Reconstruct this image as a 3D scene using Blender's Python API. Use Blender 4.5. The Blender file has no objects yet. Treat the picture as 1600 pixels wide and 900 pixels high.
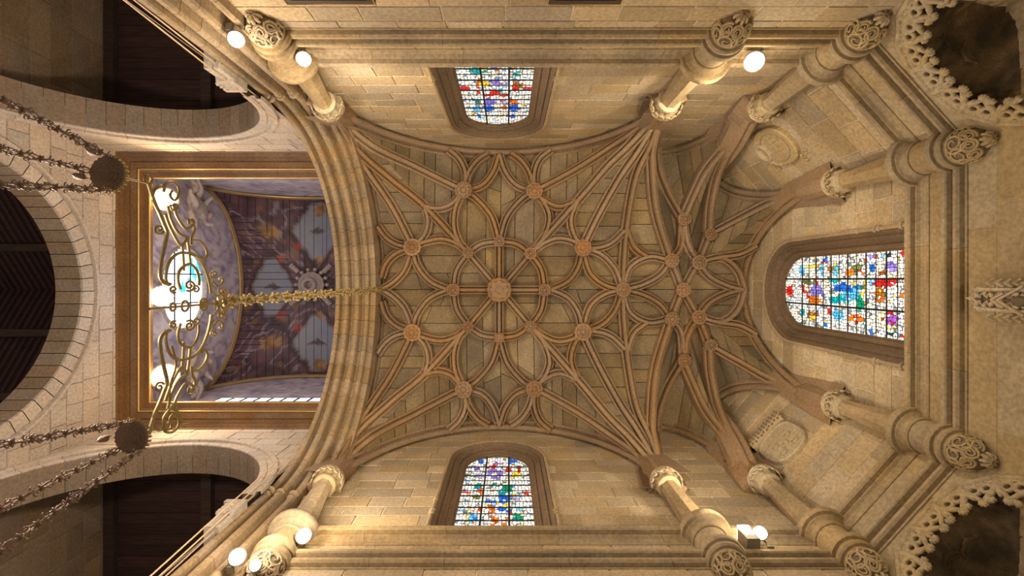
import bpy, bmesh, math, random
from mathutils import Vector, Matrix, noise
random.seed(7)
SC = bpy.context.scene
COL = SC.collection
PI = math.pi

# ------------------------------------------------------------------ camera, world, exposure
# The camera stands at the origin and looks straight up; world z is height above the lens.
F, CX, CY = 750.0, 793.0, 437.0
cam = bpy.data.cameras.new('camera')
cam.sensor_width = 36.0
cam.lens = 36.0 * F / 1600.0
cam.shift_x = 7 / 1600.0
cam.shift_y = -13 / 1600.0
cam.clip_end = 200
cam_o = bpy.data.objects.new('camera', cam)
cam_o.rotation_euler = (PI, 0, 0)
COL.objects.link(cam_o)
SC.camera = cam_o

WORLD_COLOR, WORLD_STRENGTH = (1.0, 0.86, 0.64), 0.15
w = bpy.data.worlds.new('world'); SC.world = w; w.use_nodes = True
w.node_tree.nodes['Background'].inputs[0].default_value = (*WORLD_COLOR, 1)
w.node_tree.nodes['Background'].inputs[1].default_value = WORLD_STRENGTH
SC.view_settings.view_transform = 'Standard'
SC.view_settings.look = 'None'
SC.view_settings.gamma = 1.0
SC.view_settings.use_curve_mapping = False
SC.view_settings.exposure = 0.0
CHOIR_FLOOD_W = 800.0
ARCH_FLOOD_W = 230.0
LANTERN_FLOOD_W = 420.0
GLASS_STRENGTH = 1.2
for nm, loc, e, col in (('altar_fill', (5.2, .36, 3.0), 250, (1, .82, .55)), ('crossing_fill', (-7.2, .36, 6.4), 1250, (1, .82, .70))):  # added fill lights without fixtures, out of view, brightening east wall and crossing
    ld = bpy.data.lights.new(nm, 'POINT'); ld.energy = e; ld.color = col; ld.shadow_soft_size = .5
    lo = bpy.data.objects.new(nm, ld); lo.location = loc; COL.objects.link(lo)

YC = 0.36                       # the building's long axis
def P(px, py, H): return Vector(((px - CX) / F * H, (py - CY) / F * H, H))
def mirror(pts): return [Vector((p.x, 2 * YC - p.y, p.z)) for p in pts]

# ------------------------------------------------------------------ materials
def new_mat(name):
    m = bpy.data.materials.new(name); m.use_nodes = True
    nt = m.node_tree; b = nt.nodes['Principled BSDF']
    return m, nt, b
def stone(name, col, var=0.25, rough=0.85, bump=0.25, scale=1.0, stain=0.35, dark=(0.10, 0.075, 0.05)):
    m, nt, b = new_mat(name); N, L = nt.nodes, nt.links
    geo = N.new('ShaderNodeNewGeometry'); oi = N.new('ShaderNodeObjectInfo')
    n1 = N.new('ShaderNodeTexNoise'); n1.inputs['Scale'].default_value = 0.9 * scale; n1.inputs['Detail'].default_value = 6
    n2 = N.new('ShaderNodeTexNoise'); n2.inputs['Scale'].default_value = 14 * scale; n2.inputs['Detail'].default_value = 5
    L.new(geo.outputs['Position'], n1.inputs['Vector']); L.new(geo.outputs['Position'], n2.inputs['Vector'])
    hsv = N.new('ShaderNodeHueSaturation'); hsv.inputs['Color'].default_value = (*col, 1)
    mr = N.new('ShaderNodeMapRange'); L.new(oi.outputs['Random'], mr.inputs['Value'])
    mr.inputs['To Min'].default_value = 1 - var; mr.inputs['To Max'].default_value = 1 + var
    L.new(mr.outputs[0], hsv.inputs['Value'])
    mr2 = N.new('ShaderNodeMapRange'); mu = N.new('ShaderNodeMath'); mu.operation = 'MULTIPLY'; mu.inputs[1].default_value = 7.31
    fr = N.new('ShaderNodeMath'); fr.operation = 'FRACT'
    L.new(oi.outputs['Random'], mu.inputs[0]); L.new(mu.outputs[0], fr.inputs[0]); L.new(fr.outputs[0], mr2.inputs['Value'])
    mr2.inputs['To Min'].default_value = 0.8; mr2.inputs['To Max'].default_value = 1.1
    L.new(mr2.outputs[0], hsv.inputs['Saturation'])
    ramp = N.new('ShaderNodeValToRGB'); ramp.color_ramp.elements[0].position = 0.36; ramp.color_ramp.elements[1].position = 0.62
    ramp.color_ramp.elements[0].color = (1, 1, 1, 1); ramp.color_ramp.elements[1].color = (0, 0, 0, 1)
    L.new(n1.outputs['Fac'], ramp.inputs['Fac'])
    st = N.new('ShaderNodeMath'); st.operation = 'MULTIPLY'; st.inputs[1].default_value = stain
    L.new(ramp.outputs['Color'], st.inputs[0])
    mix = N.new('ShaderNodeMix'); mix.data_type = 'RGBA'
    L.new(st.outputs[0], mix.inputs[0]); L.new(hsv.outputs[0], mix.inputs[6]); mix.inputs[7].default_value = (*dark, 1)
    r2 = N.new('ShaderNodeValToRGB'); r2.color_ramp.elements[0].position = 0.3; r2.color_ramp.elements[1].position = 0.75
    r2.color_ramp.elements[0].color = (0.72, 0.70, 0.66, 1); r2.color_ramp.elements[1].color = (1.18, 1.16, 1.12, 1)
    L.new(n2.outputs['Fac'], r2.inputs['Fac'])
    mm = N.new('ShaderNodeMix'); mm.data_type = 'RGBA'; mm.blend_type = 'MULTIPLY'; mm.inputs[0].default_value = 1
    L.new(mix.outputs[2], mm.inputs[6]); L.new(r2.outputs['Color'], mm.inputs[7])
    L.new(mm.outputs[2], b.inputs['Base Color'])
    bp = N.new('ShaderNodeBump'); bp.inputs['Strength'].default_value = bump; bp.inputs['Distance'].default_value = 0.04
    L.new(n2.outputs['Fac'], bp.inputs['Height']); L.new(bp.outputs[0], b.inputs['Normal'])
    b.inputs['Roughness'].default_value = rough
    return m
def metal(name, col, rough=0.4, metallic=0.9):
    m, nt, b = new_mat(name); N, L = nt.nodes, nt.links
    n = N.new('ShaderNodeTexNoise'); n.inputs['Scale'].default_value = 25
    r = N.new('ShaderNodeValToRGB'); r.color_ramp.elements[0].color = (*[c * 0.55 for c in col], 1); r.color_ramp.elements[1].color = (*col, 1)
    r.color_ramp.elements[0].position = 0.35; r.color_ramp.elements[1].position = 0.6
    L.new(n.outputs['Fac'], r.inputs['Fac']); L.new(r.outputs[0], b.inputs['Base Color'])
    b.inputs['Metallic'].default_value = metallic; b.inputs['Roughness'].default_value = rough
    return m
def wood(name, col, axis=(1, 12, 12)):
    m, nt, b = new_mat(name); N, L = nt.nodes, nt.links
    geo = N.new('ShaderNodeNewGeometry'); mp = N.new('ShaderNodeMapping'); mp.inputs['Scale'].default_value = axis
    oi = N.new('ShaderNodeObjectInfo')
    n = N.new('ShaderNodeTexNoise'); n.inputs['Scale'].default_value = 1.5; n.inputs['Detail'].default_value = 6
    L.new(geo.outputs['Position'], mp.inputs[0]); L.new(mp.outputs[0], n.inputs['Vector'])
    r = N.new('ShaderNodeValToRGB'); r.color_ramp.elements[0].color = (*[c * 0.5 for c in col], 1); r.color_ramp.elements[1].color = (*[c * 1.3 for c in col], 1)
    r.color_ramp.elements[0].position = 0.3; r.color_ramp.elements[1].position = 0.7
    L.new(n.outputs['Fac'], r.inputs['Fac'])
    hsv = N.new('ShaderNodeHueSaturation'); L.new(r.outputs[0], hsv.inputs['Color'])
    mr = N.new('ShaderNodeMapRange'); mr.inputs['To Min'].default_value = .75; mr.inputs['To Max'].default_value = 1.25
    L.new(oi.outputs['Random'], mr.inputs['Value']); L.new(mr.outputs[0], hsv.inputs['Value'])
    L.new(hsv.outputs[0], b.inputs['Base Color']); b.inputs['Roughness'].default_value = .7
    return m
def attr_mat(name, emit=0.0, rough=0.7):
    m, nt, b = new_mat(name); N, L = nt.nodes, nt.links
    a = N.new('ShaderNodeAttribute'); a.attribute_name = 'paint'
    L.new(a.outputs['Color'], b.inputs['Base Color']); b.inputs['Roughness'].default_value = rough
    if emit:
        n = N.new('ShaderNodeTexNoise'); n.inputs['Scale'].default_value = 16
        geo = N.new('ShaderNodeNewGeometry'); L.new(geo.outputs['Position'], n.inputs['Vector'])
        mr = N.new('ShaderNodeMapRange'); mr.inputs['To Min'].default_value = emit * .45; mr.inputs['To Max'].default_value = emit * 1.5
        L.new(n.outputs['Fac'], mr.inputs['Value'])
        L.new(a.outputs['Color'], b.inputs['Emission Color']); L.new(mr.outputs[0], b.inputs['Emission Strength'])
        b.inputs['Roughness'].default_value = .25
    return m
def lamp_mat(name, col, s):
    m, nt, b = new_mat(name)
    b.inputs['Base Color'].default_value = (.9, .9, .9, 1)
    b.inputs['Emission Color'].default_value = (*col, 1); b.inputs['Emission Strength'].default_value = s
    return m
M = dict(
    wall=stone('wall_stone', (0.49, 0.37, 0.22), var=.20, stain=.22),
    wall_pale=stone('crossing_stone', (0.56, 0.47, 0.39), var=.10, stain=.12),
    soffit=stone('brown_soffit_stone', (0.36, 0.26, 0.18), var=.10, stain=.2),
    pinnacle=stone('pinnacle_stone', (0.60, 0.48, 0.32), var=.05, stain=.1, bump=.3),
    mortar=stone('pale_mortar', (0.70, 0.58, 0.42), var=0, stain=.2),
    mortar_pale=stone('crossing_mortar', (0.34, 0.27, 0.22), var=0, stain=.2),
    web=stone('vault_web_stone', (0.285, 0.203, 0.105), var=.26, stain=.5),
    web_joint=stone('vault_joint', (0.17, 0.12, 0.06), var=0),
    rib=stone('rib_stone', (0.33, 0.205, 0.105), var=.12, stain=.2),
    arch=stone('arch_stone', (0.39, 0.27, 0.145), var=.10, stain=.3),
    boss=stone('boss_stone', (0.38, 0.215, 0.105), var=.15, bump=.4),
    trim=stone('cornice_stone', (0.43, 0.315, 0.175), var=.05, stain=.35),
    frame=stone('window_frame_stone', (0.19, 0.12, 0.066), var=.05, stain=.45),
    carved=stone('carved_stone', (0.46, 0.35, 0.205), var=.05, stain=.1, bump=.35),
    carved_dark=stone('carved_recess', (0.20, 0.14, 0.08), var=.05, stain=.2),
    plaster=stone('plaster', (0.43, 0.32, 0.175), var=.05, stain=.15),
    squinch=stone('mottled_squinch', (0.16, 0.105, 0.045), var=.0, stain=.85, scale=2.2, bump=.6, dark=(.03, .02, .01)),  # dark brown with strong random mottling
    brown_wall=stone('brown_stone', (0.30, 0.20, 0.115), var=.14, stain=.3),  # darker brown than the choir wall stone
    cornice=stone('lantern_cornice', (0.27, 0.15, 0.065), var=.06, stain=.4, dark=(.12, .06, .03)),
    gild=metal('gilded_fillet', (0.85, 0.58, 0.24), .35, .6),
    gold=metal('gilt_iron', (0.50, 0.37, 0.16), .55, .5),
    bronze=metal('dark_bronze', (0.36, 0.235, 0.16), .6, .1),
    iron=metal('black_iron', (0.02, 0.02, 0.022), .6, .3),
    cable=metal('tan_cable', (0.80, 0.58, 0.34), .6, .1),
    dark_wood=wood('dark_ceiling_wood', (0.055, 0.022, 0.018)),
    beam=wood('beam_wood', (0.06, 0.032, 0.02)),
    frame_wood=wood('picture_frame_wood', (0.06, 0.035, 0.018)),
    canvas=wood('dark_canvas', (0.02, 0.014, 0.01)),
    housing=metal('lamp_housing', (0.30, 0.26, 0.2), .5, .3),
    warm_lens=lamp_mat('warm_lens', (1.0, .82, .55), 14),
    white_lens=lamp_mat('white_lens', (.85, .92, 1.0), 14),
    amber_lens=lamp_mat('amber_lens', (1.0, .70, .32), 14),
    glass=attr_mat('stained_glass', GLASS_STRENGTH),
    clear_glass=attr_mat('lantern_glass', 1.9),
    lead=metal('lead_came', (0.012, 0.013, 0.016), .7, .2),
    painted=attr_mat('painted_boards', 0, .6),
    lunette=attr_mat('painted_plaster', 0, .8),
    grey_stucco=stone('stucco', (0.42, 0.36, 0.36), var=.1, stain=.1),
)

# ------------------------------------------------------------------ mesh helpers
def link(o, parent):
    COL.objects.link(o)
    if parent is not None: o.parent = parent
    return o
def mesh_obj(name, vs, fs, mat, parent=None, smooth=False):
    me = bpy.data.meshes.new(name); me.from_pydata([tuple(v) for v in vs], [], fs)
    me.materials.append(mat)
    me.update()
    if smooth: me.polygons.foreach_set('use_smooth', [True] * len(me.polygons)); me.set_sharp_from_angle(angle=.62)
    return link(bpy.data.objects.new(name, me), parent)
def share(name, me, mat4, parent=None):
    o = bpy.data.objects.new(name, me); o.matrix_world = mat4
    COL.objects.link(o)
    if parent is not None:
        o.parent = parent
        o.matrix_parent_inverse = parent.matrix_world.inverted() if parent.matrix_world else Matrix()
        o.matrix_basis = mat4
    return o
def thing(name, label, cat, group=None):
    o = bpy.data.objects.new(name, None); COL.objects.link(o); o.empty_display_size = .1
    o['label'] = label; o['category'] = cat
    if group: o['group'] = group
    return o
def struct(o, label, cat):
    o['kind'] = 'structure'; o['label'] = label; o['category'] = cat
    return o
class MB:
    def __init__(s): s.v = []; s.f = []
    def add(s, vs, fs):
        b = len(s.v); s.v += list(vs); s.f += [tuple(i + b for i in f) for f in fs]
    def box(s, lo, hi, mat=None):
        c = [Vector((x, y, z)) for z in (lo[2], hi[2]) for y in (lo[1], hi[1]) for x in (lo[0], hi[0])]
        if mat: c = [mat @ p for p in c]
        s.add(c, [(0, 1, 3, 2), (4, 6, 7, 5), (0, 4, 5, 1), (2, 3, 7, 6), (0, 2, 6, 4), (1, 5, 7, 3)])
    def tube(s, pts, r, n=6, closed=False):
        pts = [Vector(p) for p in pts]; m = len(pts)
        rs = r if isinstance(r, (list, tuple)) else [r] * m
        ref = None; rings = []
        for i in range(m):
            a = pts[i - 1] if (i or closed) else pts[i]; b = pts[(i + 1) % m] if (i < m - 1 or closed) else pts[i]
            t = (b - a); t = t.normalized() if t.length > 1e-9 else Vector((0, 0, 1))
            if ref is None: ref = t.orthogonal().normalized()
            ref = (ref - t * ref.dot(t)); ref = ref.normalized() if ref.length > 1e-6 else t.orthogonal().normalized()
            q = t.cross(ref)
            rings.append([pts[i] + (ref * math.cos(2 * PI * k / n) + q * math.sin(2 * PI * k / n)) * rs[i] for k in range(n)])
        vs = [p for rg in rings for p in rg]; fs = []
        for i in range(m if closed else m - 1):
            j = (i + 1) % m
            for k in range(n): fs.append((i * n + k, i * n + (k + 1) % n, j * n + (k + 1) % n, j * n + k))
        if not closed: fs += [tuple(range(n))[::-1], tuple((m - 1) * n + k for k in range(n))]
        s.add(vs, fs)
    def lathe(s, prof, n=16, c=(0, 0), fn=None, cap=True, ph=0.0):
        vs = []; fs = []
        for j, (r, z) in enumerate(prof):
            for k in range(n):
                a = 2 * PI * k / n + ph
                rr, zz = (r, z) if fn is None else fn(j, a, r, z)
                vs.append(Vector((c[0] + rr * math.cos(a), c[1] + rr * math.sin(a), zz)))
        for j in range(len(prof) - 1):
            for k in range(n): fs.append((j * n + k, j * n + (k + 1) % n, (j + 1) * n + (k + 1) % n, (j + 1) * n + k))
        if cap: fs += [tuple(range(n))[::-1], tuple((len(prof) - 1) * n + k for k in range(n))]
        s.add(vs, fs)
    def ball(s, c, r, n=8, m=5, sq=1.0):
        c = Vector(c)
        prof = [(r * math.sin(PI * (j + .02) / (m + .04)), -r * sq * math.cos(PI * (j + .02) / (m + .04))) for j in range(m + 1)]
        b = MB(); b.lathe(prof, n); s.add([p + c for p in b.v], b.f)
    def grid(s, rows):
        n = len(rows[0]); vs = [p for r in rows for p in r]
        s.add(vs, [(i * n + k, i * n + k + 1, (i + 1) * n + k + 1, (i + 1) * n + k) for i in range(len(rows) - 1) for k in range(n - 1)])
    def build(s, name, mat, parent=None, smooth=False): return mesh_obj(name, s.v, s.f, mat, parent, smooth)
    def mesh(s, name, mat, smooth=False):
        me = bpy.data.meshes.new(name); me.from_pydata([tuple(v) for v in s.v], [], s.f); me.materials.append(mat)
        if smooth: me.polygons.foreach_set('use_smooth', [True] * len(me.polygons))
        me.update(); return me
def catmull(pts, n=6):
    pts = [Vector(p) for p in pts]
    if len(pts) == 2: return [pts[0].lerp(pts[1], i / n) for i in range(n + 1)]
    q = [pts[0] * 2 - pts[1]] + pts + [pts[-1] * 2 - pts[-2]]; out = []
    for i in range(1, len(q) - 2):
        a, b, c, d = q[i - 1:i + 3]
        for k in range(n):
            t = k / n
            out.append(.5 * ((2 * b) + (c - a) * t + (2 * a - 5 * b + 4 * c - d) * t * t + (3 * b - a - 3 * c + d) * t ** 3))
    out.append(pts[-1]); return out
def clip_half(poly, p, n):          # keep the side where (x-p).n >= 0
    out = []
    for i in range(len(poly)):
        a, b = poly[i], poly[(i + 1) % len(poly)]
        da = (a[0] - p[0]) * n[0] + (a[1] - p[1]) * n[1]; db = (b[0] - p[0]) * n[0] + (b[1] - p[1]) * n[1]
        if da >= 0: out.append(a)
        if da * db < 0:
            t = da / (da - db); out.append((a[0] + (b[0] - a[0]) * t, a[1] + (b[1] - a[1]) * t))
    return out
def area(poly): return abs(sum(poly[i][0] * poly[(i + 1) % len(poly)][1] - poly[(i + 1) % len(poly)][0] * poly[i][1] for i in range(len(poly)))) / 2
def inset(poly, d):
    cx = sum(p[0] for p in poly) / len(poly); cy = sum(p[1] for p in poly) / len(poly); out = []
    for x, y in poly:
        l = math.hypot(x - cx, y - cy) or 1
        out.append((x - (x - cx) / l * min(d, l * .5), y - (y - cy) / l * min(d, l * .5)))
    return out

# ------------------------------------------------------------------ ashlar walls
def arch_outline(c, hw, spring, rise, base, n=20, pw=2.0):
    pts = [(c - hw, base)]
    for i in range(n + 1):
        a = PI - PI * i / n
        pts.append((c + hw * math.copysign(abs(math.cos(a)) ** (2 / pw), math.cos(a)), spring + rise * abs(math.sin(a)) ** (2 / pw)))
    pts.append((c + hw, base)); return pts
def wall(name, label, A, B, inward, h0, h1, opening=None, mat='wall', mortar='mortar', course=.52, length=1.15, proud=.02, top=None, gap=.011, kind=True):
    A = Vector((*A, 0)); B = Vector((*B, 0)); d = (B - A); Lw = d.length; d.normalize(); nrm = Vector((*inward, 0)).normalized()
    def W(u, h, o=0.0): return A + d * u + Vector((0, 0, h)) + nrm * o
    mb = MB()
    if opening:
        op = opening; mb.add([W(0, h0), W(op[0][0], h0), W(op[0][0], h1), W(0, h1)], [(0, 1, 2, 3)])
        mb.add([W(op[-1][0], h0), W(Lw, h0), W(Lw, h1), W(op[-1][0], h1)], [(0, 1, 2, 3)])
        for i in range(len(op) - 1):
            if abs(op[i][0] - op[i + 1][0]) > 1e-5:
                mb.add([W(*op[i]), W(*op[i + 1]), W(op[i + 1][0], h1), W(op[i][0], h1)], [(0, 1, 2, 3)])
    else: mb.add([W(0, h0), W(Lw, h0), W(Lw, h1), W(0, h1)], [(0, 1, 2, 3)])
    root = mb.build(name, M[mortar])
    if kind: struct(root, label, 'wall')
    h = h0; row = 0
    while h < h1 - .05:
        ch = min(course * random.uniform(.82, 1.18), h1 - h)
        if h1 - h - ch < .15: ch = h1 - h
        u = -random.uniform(0, length)
        while u < Lw:
            bl = length * random.uniform(.6, 1.35)
            u0, u1 = max(u, 0), min(u + bl, Lw); u += bl
            if u1 - u0 < .06: continue
            poly = [(u0 + gap, h + gap), (u1 - gap, h + gap), (u1 - gap, h + ch - gap), (u0 + gap, h + ch - gap)]
            if top and top((u0 + u1) / 2) < h - .15: continue
            if opening:
                cx, cy = (u0 + u1) / 2, h + ch / 2; best = None
                for i in range(len(opening) - 1):
                    a, b = opening[i], opening[i + 1]; ex, ey = b[0] - a[0], b[1] - a[1]; l2 = ex * ex + ey * ey
                    if l2 < 1e-9: continue
                    t = max(0, min(1, ((cx - a[0]) * ex + (cy - a[1]) * ey) / l2)); qx, qy = a[0] + ex * t, a[1] + ey * t
                    dd = (cx - qx) ** 2 + (cy - qy) ** 2
                    if best is None or dd < best[0]: best = (dd, (qx, qy), (-ey / l2 ** .5, ex / l2 ** .5))
                poly = clip_half(poly, (best[1][0] + best[2][0] * gap, best[1][1] + best[2][1] * gap), best[2])
                if len(poly) < 3 or area(poly) < .02: continue
            ins = inset(poly, .014); k = len(poly); pr = proud * random.uniform(.6, 1.3)
            vs = [W(x, y, .0) for x, y in poly] + [W(x, y, pr) for x, y in ins]
            fs = [tuple(range(k, 2 * k))] + [(i, (i + 1) % k, k + (i + 1) % k, k + i) for i in range(k)]
            mesh_obj('stone_block', vs, fs, M[mat], root)
        h += ch; row += 1
    return root, W

# ------------------------------------------------------------------ vault field
HS, RV = 12.3, 5.3
YN, YS = -4.8, 2 * YC + 4.8
XW, XE = -4.72, 4.3
PA, PB, PC_, PD = (6.8, YN), (8.75, -2.64), (8.75, 2 * YC + 2.64), (6.8, YS)
class Vault:
    def __init__(s, p0, edges, hs, rise):
        s.p0 = Vector(p0); s.hs = hs; s.rise = rise; s.sec = []
        for a, b in edges:
            a, b = Vector(a), Vector(b); s.sec.append(((a + b) / 2 - s.p0, (b - a) / 2))
    def at(s, x, y):
        best = None; q = Vector((x, y)) - s.p0
        for dv, L in s.sec:
            det = dv.x * L.y - dv.y * L.x
            sv = (q.x * L.y - q.y * L.x) / det; wv = (dv.x * q.y - dv.y * q.x) / det
            if sv >= -1e-6:
                e = abs(wv) - sv
                if best is None or e < best[0]: best = (e, wv, sv)
        if best[2] > 1.0 or abs(best[1]) > 1: return s.hs
        return s.hs + s.rise * math.sqrt(max(0, 1 - min(1, abs(best[1])) ** 2))
    def pt(s, k, sv, wv, off=0.0):
        dv, L = s.sec[k]; p = s.p0 + dv * sv + L * wv
        wc = min(1, abs(wv))
        return Vector((p.x, p.y, s.hs + s.rise * math.sqrt(max(0, 1 - wc * wc)) + off))
    def splits(s, k, step):
        L = s.sec[k][1].length; n = 200; acc = [0]
        for i in range(n):
            a, b = i / n, (i + 1) / n
            acc.append(acc[-1] + math.hypot((b - a) * L, s.rise * (math.sqrt(1 - a * a) - math.sqrt(max(0, 1 - b * b)))))
        m = max(3, round(acc[-1] / step)); out = []; j = 0
        for q in range(m + 1):
            t = acc[-1] * q / m
            while j < n and acc[j + 1] < t: j += 1
            f = 0 if j >= n else (t - acc[j]) / (acc[j + 1] - acc[j])
            out.append(min(1.0, (j + f) / n))
        out[-1] = 1.0
        rr = random.Random(k * 7 + m)
        return [out[0]] + [o + rr.uniform(-.22, .22) * (out[min(len(out) - 1, i + 2)] - out[i + 1]) if 1 <= i + 1 < len(out) - 1 else o for i, o in enumerate(out[1:-1])] + [1.0] if step > .31 else out
    def backing(s, name, mat, off=.03):
        mb = MB()
        for k in range(len(s.sec)):
            sp = s.splits(k, .3)
            for sg in (-1, 1):
                for a, b in zip(sp, sp[1:]):
                    mb.add([s.pt(k, a, sg * a, off), s.pt(k, 1.0, sg * a, off), s.pt(k, 1.0, sg * b, off), s.pt(k, b, sg * b, off)], [(0, 1, 2, 3)])
        return mb.build(name, mat)
    def pieces(s, name, mat, root, step, plen, gap=.007, th=.028, only=None):
        for k in range(len(s.sec)):
            sp = s.splits(k, step); dl = s.sec[k][0].length; Ll = s.sec[k][1].length
            for sg in (-1, 1):
                for a, b in zip(sp, sp[1:]):
                    gs = gap / dl; gw = min(gap / Ll, (b - a) * .2); ln = (1 - a) * dl
                    if ln < .12: continue
                    n = max(1, round(ln / plen + random.uniform(-.4, .4)))
                    cuts = sorted([0] + [(i + random.uniform(-.25, .25)) / n for i in range(1, n)] + [1])
                    for c0, c1 in zip(cuts, cuts[1:]):
                        def q(c, ww, o):
                            base = ww; return s.pt(k, base + (1 - base) * c, sg * ww, o)
                        e0, e1 = c0 + gs, c1 - gs; w0, w1 = a + gw, b - gw; t = -th * random.uniform(.6, 1.2)
                        if e1 - e0 < .02: continue
                        vs = [q(e0, w0, .02), q(e1, w0, .02), q(e1, w1, .02), q(e0, w1, .02)]
                        f0, f1 = e0 + gs, e1 - gs; v0, v1 = w0 + gw * .8, w1 - gw * .8
                        vs += [q(f0, v0, t), q(f1, v0, t), q(f1, v1, t), q(f0, v1, t)]
                        mesh_obj(name, vs, [(4, 5, 6, 7), (0, 1, 5, 4), (1, 2, 6, 5), (2, 3, 7, 6), (3, 0, 4, 7)], mat, root)
V1 = Vault((-0.30, YC), [((XW, YN), (XE, YN)), ((XE, YN), (XE, YS)), ((XE, YS), (XW, YS)), ((XW, YS), (XW, YN))], HS, RV)
V2 = Vault((6.45, YC), [((XE, YN), PA), (PA, PB), (PB, PC_), (PC_, PD), (PD, (XE, YS)), ((XE, YS), (XE, YN))], HS, RV)
def field(x, y): return V1.at(x, y) if x <= XE else V2.at(x, y)
def hit(px, py, off=.35):               # where the sight line through a rib's middle meets the vault
    lo, hi = 10.6, 18.4
    while lo < 18.4:
        q = P(px, py, lo + .1)
        if field(q.x, q.y) - off < lo + .1: break
        lo += .1
    hi = lo + .1
    for _ in range(24):
        m = (lo + hi) / 2; q = P(px, py, m)
        if field(q.x, q.y) - off > m: lo = m
        else: hi = m
    return P(px, py, lo)

ceil1 = struct(V1.backing('ceiling', M['web_joint']), 'ribbed stone star vault over the choir with a large central boss', 'ceiling')
V1.pieces('vault_stone', M['web'], ceil1, .60, 1.9)
ceil2 = struct(V2.backing('ceiling', M['web_joint']), 'ribbed stone vault over the polygonal apse above the east window', 'ceiling')
V2.pieces('vault_stone', M['web'], ceil2, .60, 1.7)

# ------------------------------------------------------------------ ribs
RIB = [(-.165, .50), (-.165, .16), (-.15, .105), (-.118, .09), (-.092, .11), (-.086, .165), (-.066, .165), (-.062, .07), (-.058, .005), (-.036, -.03), (0, -.038),
       (.036, -.03), (.058, .005), (.062, .07), (.066, .165), (.086, .165), (.092, .11), (.118, .09), (.15, .105), (.165, .16), (.165, .50)]
def rib_from(pts, root, scale=1.0, name='rib', mat='rib', mirror_too=False):
    for pp in ([pts, mirror(pts)] if mirror_too else [pts]):
        mb = MB(); rows = []; last = None
        for i, p in enumerate(pp):
            a = pp[max(0, i - 1)]; b = pp[min(len(pp) - 1, i + 1)]; t = (b - a).normalized()
            hv = Vector((t.x, t.y, 0))
            if hv.length < .12: hv = last if last is not None else Vector((pp[-1].x - pp[0].x, pp[-1].y - pp[0].y, 0))
            chd = Vector((pp[-1].x - pp[0].x, pp[-1].y - pp[0].y, 0))
            if abs(t.z) > .8 and hv.dot(chd) < .5 * hv.length * chd.length: hv = chd
            hv = hv.normalized(); last = hv
            side = hv.cross(Vector((0, 0, 1))); up = side.cross(t).normalized()
            rows.append([p + side * (x * scale) + up * (y * scale) for x, y in RIB])
        mb.grid(rows); mb.f += [tuple(range(len(RIB))), tuple(len(mb.v) - 1 - i for i in range(len(RIB)))]
        mb.build(name, M[mat], root)
def rib(px, root, mir=True, start=None, scale=1.0, end=None):
    c = catmull([Vector((x, y, 0)) for x, y in px], 8)
    pts = [hit(q.x, q.y) for q in c]
    if start is not None:
        dirv = Vector((pts[6].x - start.x, pts[6].y - start.y, 0)).normalized()
        pts = [start + dirv * .06] + [p for p in pts[1:] if p.z > start.z + .35]
        pts = [p for p in catmull(pts, 2)]
    if end is not None:
        pts = [p for p in pts[:-1] if p.z > end.z + .35] + [end]; pts = catmull(pts, 2)
    rib_from(pts, root, scale, mirror_too=mir)
SNW, SNE, SN2, SN3 = P(513, 166, 12.35), P(1040, 164, 12.35), P(1194, 167, 12.35), P(1310, 285, 12.35)
on_axis = [[(780, 453), (708, 453)], [(780, 453), (851, 453)]]
main = [
    [(780, 453), (731, 395)], [(780, 453), (780, 377)], [(780, 453), (829, 396)],
    [(708, 453), (713, 422), (731, 395)], [(731, 395), (752, 381), (780, 377)], [(780, 377), (807, 381), (829, 396)], [(829, 396), (846, 421), (851, 453)],
    [(724, 297), (745, 310), (768, 338), (780, 377)], [(835, 298), (815, 310), (792, 338), (780, 377)],
    [(724, 297), (711, 325), (709, 355), (718, 380), (731, 395)], [(835, 298), (852, 318), (859, 342), (850, 370), (829, 396)],
    [(644, 386), (662, 378), (690, 373), (715, 381), (731, 395)], [(644, 386), (650, 412), (668, 437), (690, 449), (708, 453)],
    [(911, 387), (895, 376), (872, 372), (850, 380), (829, 396)], [(911, 387), (905, 415), (890, 438), (868, 450), (851, 453)],
    [(724, 297), (752, 289), (770, 268), (780, 240)], [(724, 297), (731, 270), (745, 250), (762, 238)],
    [(835, 298), (808, 289), (790, 268), (780, 240)], [(835, 298), (828, 270), (815, 250), (799, 238)],
    [(724, 297), (727, 270), (718, 248), (702, 233)], [(835, 298), (835, 270), (843, 248), (860, 233)],
    [(724, 297), (705, 318), (684, 325), (663, 322)], [(644, 386), (662, 367), (668, 345), (663, 322)],
    [(835, 298), (850, 312), (875, 322), (904, 312)], [(911, 387), (897, 365), (893, 340), (904, 312)],
    [(644, 386), (620, 382), (602, 371), (589, 354)], [(644, 386), (618, 396), (602, 412), (594, 434)], [(644, 386), (632, 420), (615, 440), (596, 452)],
    [(911, 387), (935, 387), (957, 379), (977, 360)], [(911, 387), (940, 397), (962, 420), (974, 453)], [(911, 387), (922, 425), (945, 445), (974, 453)],
]
for r in on_axis: rib(r, ceil1, False)
for r in main: rib(r, ceil1)
for r, s in [([(513, 166), (575, 222), (650, 260), (724, 297)], SNW), ([(513, 166), (556, 230), (610, 279), (663, 322), (731, 395)], SNW),
             ([(513, 166), (552, 234), (577, 272), (612, 324), (644, 386)], SNW),
             ([(1040, 164), (990, 205), (960, 225), (900, 263), (835, 298)], SNE), ([(1040, 164), (987, 223), (950, 259), (905, 311), (829, 396)], SNE),
             ([(1040, 164), (1000, 232), (970, 276), (938, 332), (911, 387)], SNE), ([(1040, 164), (1017, 226), (995, 276), (981, 350), (975, 420), (974, 453)], SNE)]:
    rib(r, ceil1, start=s, scale=1.12)
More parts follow.
